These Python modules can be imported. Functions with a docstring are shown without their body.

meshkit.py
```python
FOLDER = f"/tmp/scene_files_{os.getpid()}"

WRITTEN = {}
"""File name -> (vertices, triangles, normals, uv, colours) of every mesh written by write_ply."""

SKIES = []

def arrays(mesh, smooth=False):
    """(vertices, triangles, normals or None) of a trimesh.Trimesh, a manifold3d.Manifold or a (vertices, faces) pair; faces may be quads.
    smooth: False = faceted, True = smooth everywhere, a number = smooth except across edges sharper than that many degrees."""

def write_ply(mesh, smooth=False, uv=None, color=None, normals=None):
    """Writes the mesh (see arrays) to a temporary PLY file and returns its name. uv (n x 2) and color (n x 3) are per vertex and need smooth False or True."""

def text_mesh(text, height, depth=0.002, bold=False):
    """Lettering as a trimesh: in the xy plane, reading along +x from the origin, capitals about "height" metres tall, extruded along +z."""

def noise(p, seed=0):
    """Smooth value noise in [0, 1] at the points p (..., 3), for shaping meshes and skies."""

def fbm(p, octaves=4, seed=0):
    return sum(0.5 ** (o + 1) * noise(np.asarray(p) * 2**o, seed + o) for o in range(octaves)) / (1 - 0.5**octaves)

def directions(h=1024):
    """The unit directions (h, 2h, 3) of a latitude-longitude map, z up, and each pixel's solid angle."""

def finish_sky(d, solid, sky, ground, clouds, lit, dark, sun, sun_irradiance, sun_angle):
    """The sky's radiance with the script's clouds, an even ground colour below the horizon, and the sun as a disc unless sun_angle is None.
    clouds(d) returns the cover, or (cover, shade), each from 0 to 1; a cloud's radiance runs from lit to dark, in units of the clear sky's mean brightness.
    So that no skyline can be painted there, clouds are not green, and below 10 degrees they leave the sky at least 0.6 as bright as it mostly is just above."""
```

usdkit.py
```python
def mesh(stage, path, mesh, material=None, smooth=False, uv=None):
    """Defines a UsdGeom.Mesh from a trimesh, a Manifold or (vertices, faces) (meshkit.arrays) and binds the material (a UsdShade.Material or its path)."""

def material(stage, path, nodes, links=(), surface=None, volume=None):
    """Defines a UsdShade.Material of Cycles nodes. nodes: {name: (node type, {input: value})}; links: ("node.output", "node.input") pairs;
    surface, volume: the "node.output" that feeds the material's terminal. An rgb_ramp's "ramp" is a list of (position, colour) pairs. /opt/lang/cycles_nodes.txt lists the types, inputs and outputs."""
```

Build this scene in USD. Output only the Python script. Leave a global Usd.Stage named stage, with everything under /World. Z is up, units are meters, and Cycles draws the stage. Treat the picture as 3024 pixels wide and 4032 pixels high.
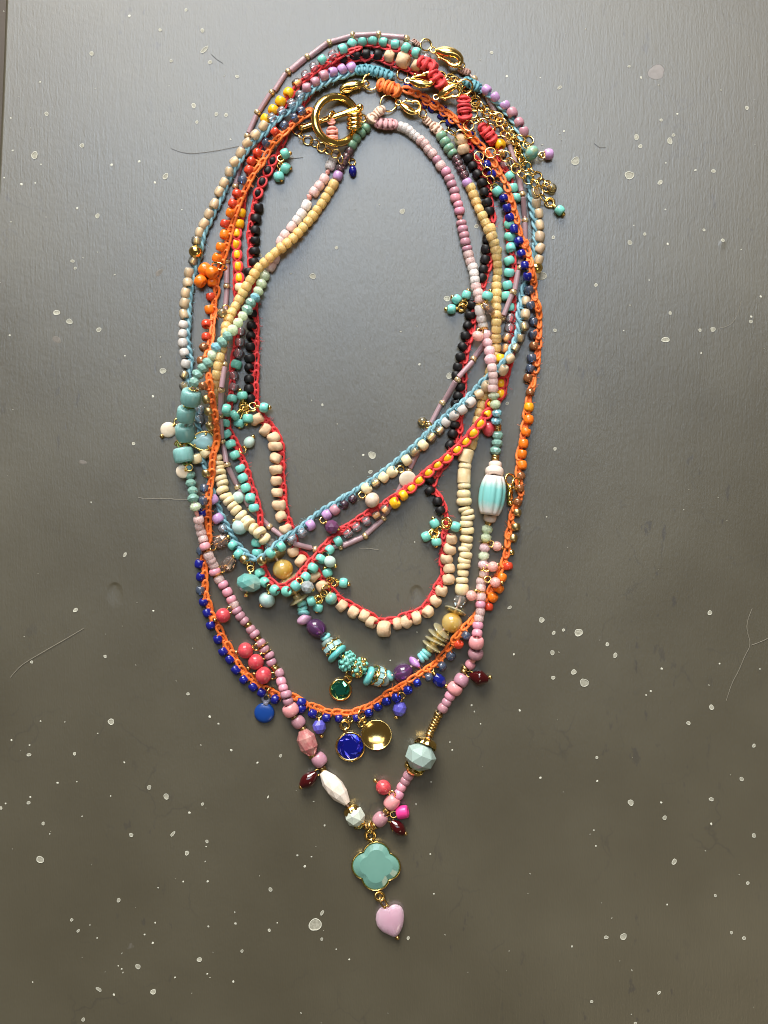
import math, random, numpy as np, trimesh, usdkit, meshkit
from pxr import Usd, UsdGeom, UsdLux, UsdShade, Gf, Sdf
from scipy.spatial import cKDTree
from scipy.ndimage import gaussian_filter1d
from shapely.geometry import Point, Polygon
from shapely.ops import unary_union

stage = Usd.Stage.CreateInMemory()
UsdGeom.SetStageUpAxis(stage, UsdGeom.Tokens.z)
UsdGeom.SetStageMetersPerUnit(stage, 1.0)
UsdGeom.Xform.Define(stage, '/World')
UsdGeom.Scope.Define(stage, '/World/Looks')
random.seed(7); RNG = np.random.default_rng(7)

# ------------------------------------------------------------------ camera and light
K = 6.0e-5                 # metres per unit of the drawing plan (one plan unit = 0.06 mm)
H = 0.28                   # the camera is held 28 cm above the table
cam = UsdGeom.Camera.Define(stage, '/World/camera')
cam.AddTranslateOp().Set(Gf.Vec3d(0, 0, H))
cam.CreateHorizontalApertureAttr(36.0); cam.CreateVerticalApertureAttr(48.0)
cam.CreateFocalLengthAttr(36.0 * H / (3024 * K))
cam.CreateClippingRangeAttr(Gf.Vec2f(0.01, 50))
cam.CreateExposureAttr(0.0)

def rect_light(name, pos, target, w, h, color, intensity):
    l = UsdLux.RectLight.Define(stage, '/World/' + name)
    p, t = Gf.Vec3d(*pos), Gf.Vec3d(*target)
    m = Gf.Matrix4d(); m.SetLookAt(p, t, Gf.Vec3d(0, 0, 1)); m = m.GetInverse()
    l.AddTransformOp().Set(m)
    l.CreateWidthAttr(w); l.CreateHeightAttr(h)
    l.CreateColorAttr(Gf.Vec3f(*color)); l.CreateIntensityAttr(intensity)
    return l
# a four-paned window beyond the far end of the table
WIN_C = np.array([-0.22, 1.25, 0.80]); WIN_I = 21.0
wu = np.array([1, 0.18, 0]); wu /= np.linalg.norm(wu)
for i, (a, b) in enumerate([(-1, 1), (1, 1), (-1, -1), (1, -1)]):
    c = WIN_C + wu * a * 0.235 + np.array([0, 0, 1]) * b * 0.235
    rect_light('window_pane' + ('' if i == 0 else '_%03d' % i), c, c - np.array([-0.15, 1, 0.55]), 0.43, 0.43, (1.0, 0.97, 0.92), WIN_I)
# an added warm fill light, no real lamp, behind and above the person who took the picture
rect_light('ceiling_lamp', (1.4, -2.0, 2.0), (0, 0, 0), 0.9, 0.9, (1.0, 0.80, 0.52), 4.6)
rect_light('skylight', (-0.06, 0.74, 2.2), (-0.06, 0.35, 0), 0.95, 0.62, (0.55, 0.75, 1.0), 4.7)
# an added wide fill light, standing in for a pale ceiling
rect_light('lit_ceiling', (-0.06, 1.06, 2.3), (-0.06, 0.45, 0), 2.6, 0.8, (1.0, 0.95, 0.88), 2.3)
dome = UsdLux.DomeLight.Define(stage, '/World/room_light')
usdkit.material(stage, '/World/Looks/room', {'b': ('background_shader', {'color': (1.0, 0.84, 0.60), 'strength': 0.085})}, surface='b.background')
UsdShade.MaterialBindingAPI.Apply(dome.GetPrim()).Bind(UsdShade.Material.Get(stage, '/World/Looks/room'))

# ------------------------------------------------------------------ plan helpers
TILES = {'a': (700, 100, 800 / 1659), 'b': (1400, 100, 900 / 1659), 'c': (600, 900, 800 / 1659), 'd': (1600, 900, 700 / 1659),
         'e': (600, 1600, 800 / 1659), 'f': (1300, 1500, 900 / 1659), 'g': (700, 2100, 800 / 1659), 'h': (1300, 2100, 800 / 1659),
         'i': (1000, 2800, 800 / 1659), 'j': (1150, 250, 450 / 1659), 'k': (1600, 150, 450 / 1659), 'l': (1800, 450, 500 / 1659),
         'm': (600, 1450, 450 / 1659), 'n': (950, 2050, 500 / 1659), 'o': (1200, 2350, 500 / 1659), 'p': (0, 0, 1000 / 1659),
         'q': (2100, 200, 924 / 1659), 'r': (0, 2800, 1000 / 1659), 's': (2100, 2400, 924 / 1252), 't': (0, 1000, 760 / 934), 'u': (0, 0, 1)}
def S(t, x, y):
    ox, oy, s = TILES[t]
    return np.array([ox + x * s, oy + y * s])
def pts(text):
    """'a 1,2 3,4 b 5,6' -> plan points"""
    out, t = [], None
    for w in text.split():
        if len(w) == 1 and w.isalpha(): t = w
        else:
            x, y = w.split(','); out.append(S(t, float(x), float(y)))
    return np.array(out)
def W(p):
    """plan (x, y, height) -> metres; the plan is as seen from above the middle, so things that lie higher shrink towards it"""
    p = np.atleast_2d(np.asarray(p, float)); z = p[:, 2] * K; f = (H - z) / H
    return np.stack([(p[:, 0] - 1512) * K * f, (2016 - p[:, 1]) * K * f, z], 1)
def resample(P, n=None, step=None):
    P = np.asarray(P, float); d = np.r_[0, np.cumsum(np.linalg.norm(np.diff(P, axis=0), axis=1))]
    if n is None: n = max(2, int(round(d[-1] / step)) + 1)
    t = np.linspace(0, d[-1], n)
    return np.stack([np.interp(t, d, P[:, k]) for k in range(P.shape[1])], 1)
def smooth_path(P, step=5.0, sig=22.0):
    q = resample(P, step=step); a, b = q[0].copy(), q[-1].copy(); n = int(3 * sig / step)
    e = np.vstack([2 * a - q[1:n + 1][::-1], q, 2 * b - q[-n - 1:-1][::-1]]) if len(q) > n + 1 else None
    if e is None: return q
    return gaussian_filter1d(e, sig / step, axis=0)[n:-n]
def frame_axis(ax):
    """rotation taking z to ax"""
    ax = np.asarray(ax, float); ax = ax / np.linalg.norm(ax)
    up = np.array([0, 0, 1.0]) if abs(ax[2]) < 0.9 else np.array([0, 1.0, 0])
    x = np.cross(up, ax); x /= np.linalg.norm(x); y = np.cross(ax, x)
    return np.stack([x, y, ax], 1)

# ------------------------------------------------------------------ materials
MATS = {}
def mat(name, color, rough=0.25, metal=0.0, trans=0.0, var=0.06, spec=0.5, coat=0.0, mottle=None, bump=None, sss=0.0, ior=1.5, sheen=0.0, mscale=900, hue=0.0):
    if name in MATS: return MATS[name]
    n = {'oi': ('object_info', {}), 'mr': ('map_range', {'from_min': 0, 'from_max': 1, 'to_min': 1 - var, 'to_max': 1 + var}),
         'h': ('hsv', {'color': color}), 'geo': ('geometry', {}),
         'p': ('principled_bsdf', {'roughness': rough, 'metallic': metal, 'transmission_weight': trans, 'specular_ior_level': spec, 'coat_weight': coat,
               'subsurface_weight': sss, 'subsurface_scale': 0.00045, 'subsurface_radius': (1, 1, 1), 'ior': ior, 'sheen_weight': sheen})}
    l = [('oi.random', 'mr.value'), ('mr.result', 'h.value')]
    if hue:
        n['wn'] = ('white_noise_texture', {'dimensions': '1D'}); n['hr'] = ('map_range', {'from_min': 0, 'from_max': 1, 'to_min': 0.5 - hue, 'to_max': 0.5 + hue})
        l += [('oi.random', 'wn.w'), ('wn.value', 'hr.value'), ('hr.result', 'h.hue')]
    src = 'h.color'
    if mottle:
        n['nz'] = ('noise_texture', {'scale': mscale, 'detail': 4}); n['rp'] = ('rgb_ramp', {'ramp': [(0.38, (0, 0, 0)), (0.66, (1, 1, 1))]})
        n['mx'] = ('mix', {'mix_type': 'mix', 'color2': mottle})
        l += [('geo.position', 'nz.vector'), ('nz.fac', 'rp.fac'), ('rp.color', 'mx.fac'), ('h.color', 'mx.color1')]; src = 'mx.color'
    l.append((src, 'p.base_color'))
    if bump:
        n['bn'] = ('noise_texture', {'scale': bump[0], 'detail': 3}); n['bp'] = ('bump', {'strength': bump[1], 'distance': 0.0001})
        l += [('geo.position', 'bn.vector'), ('bn.fac', 'bp.height'), ('bp.normal', 'p.normal')]
    MATS[name] = usdkit.material(stage, '/World/Looks/' + name, n, l, surface='p.BSDF')
    return MATS[name]
def glass(name, tint, edge=None, gloss=0.03, body=0.10, ior=1.5):
    """clear or tinted glass that lets the light through to what lies behind it"""
    if name in MATS: return MATS[name]
    edge = edge or tuple(c * 0.45 for c in tint)
    n = {'lw': ('layer_weight', {'blend': 0.5}), 'fr': ('fresnel', {'IOR': ior}), 'mx': ('mix', {'color1': tint, 'color2': edge}), 'pw': ('math', {'math_type': 'power', 'value2': 2.2}),
         'tr': ('transparent_bsdf', {}), 'gl': ('glossy_bsdf', {'roughness': gloss, 'color': (1, 1, 1)}), 'df': ('principled_bsdf', {'base_color': tint, 'roughness': 0.3}),
         'm1': ('mix_closure', {'fac': body}), 'm2': ('mix_closure', {})}
    l = [('lw.facing', 'pw.value1'), ('pw.value', 'mx.fac'), ('mx.color', 'tr.color'), ('tr.BSDF', 'm1.closure1'), ('df.BSDF', 'm1.closure2'), ('fr.fac', 'm2.fac'), ('m1.closure', 'm2.closure1'), ('gl.BSDF', 'm2.closure2')]
    MATS[name] = usdkit.material(stage, '/World/Looks/' + name, n, l, surface='m2.closure')
    return MATS[name]
def frost(name, color, see=0.16, thin=0.5, rough=0.36, ior=1.45, var=0.08, sub=False):
    """frosted glass: scatters light through itself and lets a little straight through"""
    if name in MATS: return MATS[name]
    if sub:
        return mat(name, color, rough, sss=1.0, var=var, trans=0.0, spec=0.4)
    n = {'oi': ('object_info', {}), 'mr': ('map_range', {'from_min': 0, 'from_max': 1, 'to_min': 1 - var, 'to_max': 1 + var}), 'h': ('hsv', {'color': color}), 'fr': ('fresnel', {'IOR': ior}),
         'd': ('diffuse_bsdf', {}), 't': ('translucent_bsdf', {}), 'tr': ('transparent_bsdf', {}), 'g': ('glossy_bsdf', {'roughness': rough, 'color': (1, 1, 1)}),
         'm1': ('mix_closure', {'fac': thin}), 'm2': ('mix_closure', {'fac': see}), 'm3': ('mix_closure', {})}
    l = [('oi.random', 'mr.value'), ('mr.result', 'h.value'), ('h.color', 'd.color'), ('h.color', 't.color'), ('h.color', 'tr.color'), ('d.BSDF', 'm1.closure1'), ('t.BSDF', 'm1.closure2'), ('m1.closure', 'm2.closure1'), ('tr.BSDF', 'm2.closure2'),
         ('fr.fac', 'm3.fac'), ('m2.closure', 'm3.closure1'), ('g.BSDF', 'm3.closure2')]
    MATS[name] = usdkit.material(stage, '/World/Looks/' + name, n, l, surface='m3.closure')
    return MATS[name]
GOLD = mat('gold', (0.93, 0.65, 0.22), 0.15, metal=1.0, var=0.10)
BRASS = mat('brass', (0.62, 0.42, 0.16), 0.30, metal=1.0, var=0.10)
GOLDM = mat('matte_gold', (0.62, 0.44, 0.20), 0.36, metal=1.0, var=0.08)
RED = mat('red_cord', (0.74, 0.035, 0.035), 0.55, var=0.0, mottle=(0.52, 0.02, 0.03), mscale=420, bump=(9000, 0.5), sheen=0.15)
ORANGE = mat('orange_cord', (0.90, 0.21, 0.025), 0.5, var=0.0, mottle=(0.72, 0.13, 0.012), mscale=420, bump=(9000, 0.5), sheen=0.15)
BLUEC = mat('blue_cord', (0.23, 0.45, 0.52), 0.5, var=0.0, mottle=(0.11, 0.27, 0.34), mscale=520, bump=(9000, 0.5), sheen=0.15)
TEALC = mat('teal_cord', (0.10, 0.30, 0.36), 0.55, bump=(9000, 0.5))
PINKC = mat('pink_cord', (0.78, 0.34, 0.29), 0.6, bump=(9000, 0.5))
MAUVEC = mat('mauve_cord', (0.60, 0.32, 0.34), 0.6, bump=(9000, 0.5))
CREAMC = mat('cream_cord', (0.74, 0.52, 0.40), 0.6, bump=(9000, 0.5))
BROWNC = mat('brown_cord', (0.36, 0.20, 0.16), 0.6, bump=(9000, 0.5))
THREAD = mat('thread', (0.62, 0.45, 0.40), 0.6)

# ------------------------------------------------------------------ prims
COUNT = {}
def numbered(parent, name):
    k = (parent, name); i = COUNT.get(k, 0); COUNT[k] = i + 1
    return f'{parent}/{name}' + ('' if i == 0 else '_%03d' % i)
def put(name, mesh, material, parent, smooth=True):
    """mesh is (vertices in metres, faces); one Mesh prim under parent (a path)"""
    path = numbered(parent, name)
    usdkit.mesh(stage, path, mesh, material, smooth=smooth)
    return path
def setd(path, **kw):
    p = stage.GetPrimAtPath(path)
    for k, v in kw.items(): p.SetCustomDataByKey(k, v)
def thing(name, label, cat, group=None):
    path = numbered('/World', name); UsdGeom.Xform.Define(stage, path); setd(path, label=label, category=cat)
    if group: setd(path, group=group)
    return path

# ------------------------------------------------------------------ shapes (plan units, z = axis)
def grid_faces(n, m, closed_n=True, closed_m=True):
    f = []
    i = np.arange(n if closed_n else n - 1); j = np.arange(m if closed_m else m - 1)
    I, J = np.meshgrid(i, j, indexing='ij'); I2, J2 = (I + 1) % n, (J + 1) % m
    q = np.stack([I * m + J, I2 * m + J, I2 * m + J2, I * m + J2], -1).reshape(-1, 4)
    return np.vstack([q[:, [0, 1, 2]], q[:, [0, 2, 3]]])
def revolve(profile, seg=18, closed=True):
    """profile of (r, z), counter-clockwise about its own middle; closed = a ring, else it runs from pole to pole"""
    p = np.asarray(profile, float); a = np.arange(seg) * 2 * np.pi / seg
    v = np.stack([np.outer(np.cos(a), p[:, 0]), np.outer(np.sin(a), p[:, 0]), np.tile(p[:, 1], (seg, 1))], -1).reshape(-1, 3)
    f = grid_faces(seg, len(p), True, closed)
    return v, f
def fix(mesh):
    v, f = mesh
    t = trimesh.Trimesh(v, f, process=False)
    if t.volume < 0: f = f[:, ::-1]
    return np.asarray(v, float), np.asarray(f)
def ring_bead(R, L, hole=0.24, e=2.05, n=12, seg=18):
    rh = R * hole; c, a = (rh + R) / 2, (R - rh) / 2; t = np.arange(n) * 2 * np.pi / n
    sg = lambda x: np.sign(x) * np.abs(x) ** (2 / e)
    return fix(revolve(np.stack([c + a * sg(np.cos(t)), L / 2 * sg(np.sin(t))], 1), seg))
def tube_bead(R, L, hole=0.4, seg=14):
    rh = R * hole; b = R * 0.18
    return fix(revolve([(rh, -L / 2), (R - b, -L / 2), (R, -L / 2 + b), (R, L / 2 - b), (R - b, L / 2), (rh, L / 2)], seg))
def ball(R, L=None, seg=20, n=12):
    L = L or 2 * R; t = np.linspace(0, np.pi, n)
    p = np.stack([np.maximum(R * np.sin(t), R * 0.02), -L / 2 * np.cos(t)], 1)
    return fix(revolve(p, seg, False))
def faceted(R, L, seg=8, rows=(0.52, 0.93, 0.93, 0.52), zs=(-1, -0.38, 0.38, 1)):
    v = []
    for k, (r, z) in enumerate(zip(rows, zs)):
        a = (np.arange(seg) + 0.5 * (k % 2)) * 2 * np.pi / seg
        v.append(np.stack([R * r / 0.93 * np.cos(a), R * r / 0.93 * np.sin(a), np.full(seg, z * L / 2)], 1))
    h = trimesh.convex.convex_hull(np.vstack(v))
    return np.array(h.vertices), np.array(h.faces)
def chip(R, L, seed):
    r = np.random.default_rng(seed); d = r.normal(size=(26, 3)); d /= np.linalg.norm(d, axis=1)[:, None]
    h = trimesh.convex.convex_hull(d * np.array([R, R * 0.75, L / 2]) * (0.85 + 0.25 * r.random((26, 1))))
    h = h.subdivide(); h = trimesh.smoothing.filter_taubin(h, iterations=6)
    return np.array(h.vertices), np.array(h.faces)
def lumpy(mesh, amt, seed):
    v, f = mesh; R = np.abs(v).max()
    n = meshkit.noise(v / R * 1.7 + 13.1 * (seed % 97), seed=seed % 991) - 0.5
    return v * (1 + amt * n[:, None] * 2), f
def ribbed(R, L, ribs=10, seg=80, n=16, depth=0.10):
    a = np.arange(seg) * 2 * np.pi / seg; t = np.linspace(-1, 1, n)
    prof = R * (1 - 0.33 * np.abs(t) ** 2.4); prof = np.r_[R * 0.2, prof, R * 0.2]; z = np.r_[-1, t, 1] * L / 2
    g = 1 - depth * (0.5 - 0.5 * np.cos(ribs * a)) ** 1.5
    v = np.stack([np.outer(np.cos(a) * g, prof), np.outer(np.sin(a) * g, prof), np.tile(z, (seg, 1))], -1).reshape(-1, 3)
    return fix((v, grid_faces(seg, len(prof), True, False)))
def cap_shape(R, L, seg=32):
    a = np.arange(seg) * 2 * np.pi / seg
    rr = np.array([0.25, 0.6, 0.88, 1.0, 0.92, 0.8, 0.5, 0.2]); zz = np.array([0.5, 0.42, 0.1, -0.45, -0.5, 0.0, 0.3, 0.35])
    g = 1 + 0.07 * np.cos(8 * a)[:, None] * (rr[None] ** 2)
    v = np.stack([np.cos(a)[:, None] * rr * g * R, np.sin(a)[:, None] * rr * g * R, np.tile(zz * L, (seg, 1))], -1).reshape(-1, 3)
    return fix((v, grid_faces(seg, len(rr), True, True)))
def tube(P, r, sides=8, closed=False):
    """swept round wire through P (plan units)"""
    P = np.asarray(P, float); n = len(P); r = np.broadcast_to(np.asarray(r, float), n)
    T = (np.roll(P, -1, 0) - np.roll(P, 1, 0)) if closed else np.gradient(P, axis=0)
    T /= np.maximum(np.linalg.norm(T, axis=1), 1e-9)[:, None]
    u = np.zeros_like(P); a = np.array([0, 0, 1.0]) if abs(T[0, 2]) < 0.9 else np.array([1.0, 0, 0])
    u0 = a - T[0] * (a @ T[0]); u[0] = u0 / np.linalg.norm(u0)
    for i in range(1, n):
        w = u[i - 1] - T[i] * (u[i - 1] @ T[i]); u[i] = w / max(np.linalg.norm(w), 1e-9)
    b = np.cross(T, u); ang = np.arange(sides) * 2 * np.pi / sides
    v = P[:, None] + r[:, None, None] * (np.cos(ang)[None, :, None] * u[:, None] + np.sin(ang)[None, :, None] * b[:, None])
    f = grid_faces(n, sides, closed, True); V = v.reshape(-1, 3)
    if not closed:
        V = np.vstack([V, P[0], P[-1]]); k = np.arange(sides); k2 = (k + 1) % sides
        f = np.vstack([f, np.stack([np.full(sides, n * sides), k, k2], 1), np.stack([np.full(sides, n * sides + 1), (n - 1) * sides + k2, (n - 1) * sides + k], 1)])
    return V, f
def cat(ms):
    o, V, F = 0, [], []
    for v, f in ms:
        V.append(v); F.append(np.asarray(f) + o); o += len(v)
    return np.vstack(V), np.vstack(F)
def circle(c, R, normal=(0, 0, 1), n=26, squash=1.0, rot=0.0):
    M = frame_axis(normal); t = np.arange(n) * 2 * np.pi / n + rot
    return np.asarray(c, float) + (M[:, 0][None] * (R * np.cos(t))[:, None] + M[:, 1][None] * (R * squash * np.sin(t))[:, None])
def loft(poly, layers):
    """stack of scaled copies of a star-shaped outline: layers of (scale, z); closed at both ends"""
    p = np.asarray(poly, float); c = p.mean(0); n = len(p); V = [np.c_[c + (p - c) * s, np.full(n, z)] for s, z in layers]
    V = np.vstack(V + [np.array([[*c, layers[0][1]], [*c, layers[-1][1]]])]); F = grid_faces(len(layers), n, False, True)
    k = np.arange(n); k2 = (k + 1) % n; a, b = n * len(layers), n * len(layers) + 1; o = n * (len(layers) - 1)
    F = np.vstack([F, np.stack([np.full(n, a), k, k2], 1), np.stack([np.full(n, b), o + k2, o + k], 1)])
    return fix((V, F))
def world(mesh, pos=None, M=None):
    """plan-unit mesh, turned by M in the plan's own axes (x right, y down, z up) about pos -> metres"""
    v, f = mesh; v = np.asarray(v, float)
    if pos is not None:
        if M is not None: v = v @ M.T
        c = W(np.asarray(pos, float))[0]
        return v * np.array([1, -1, 1]) * K + c, f[:, ::-1]
    return W(v), f[:, ::-1]

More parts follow.
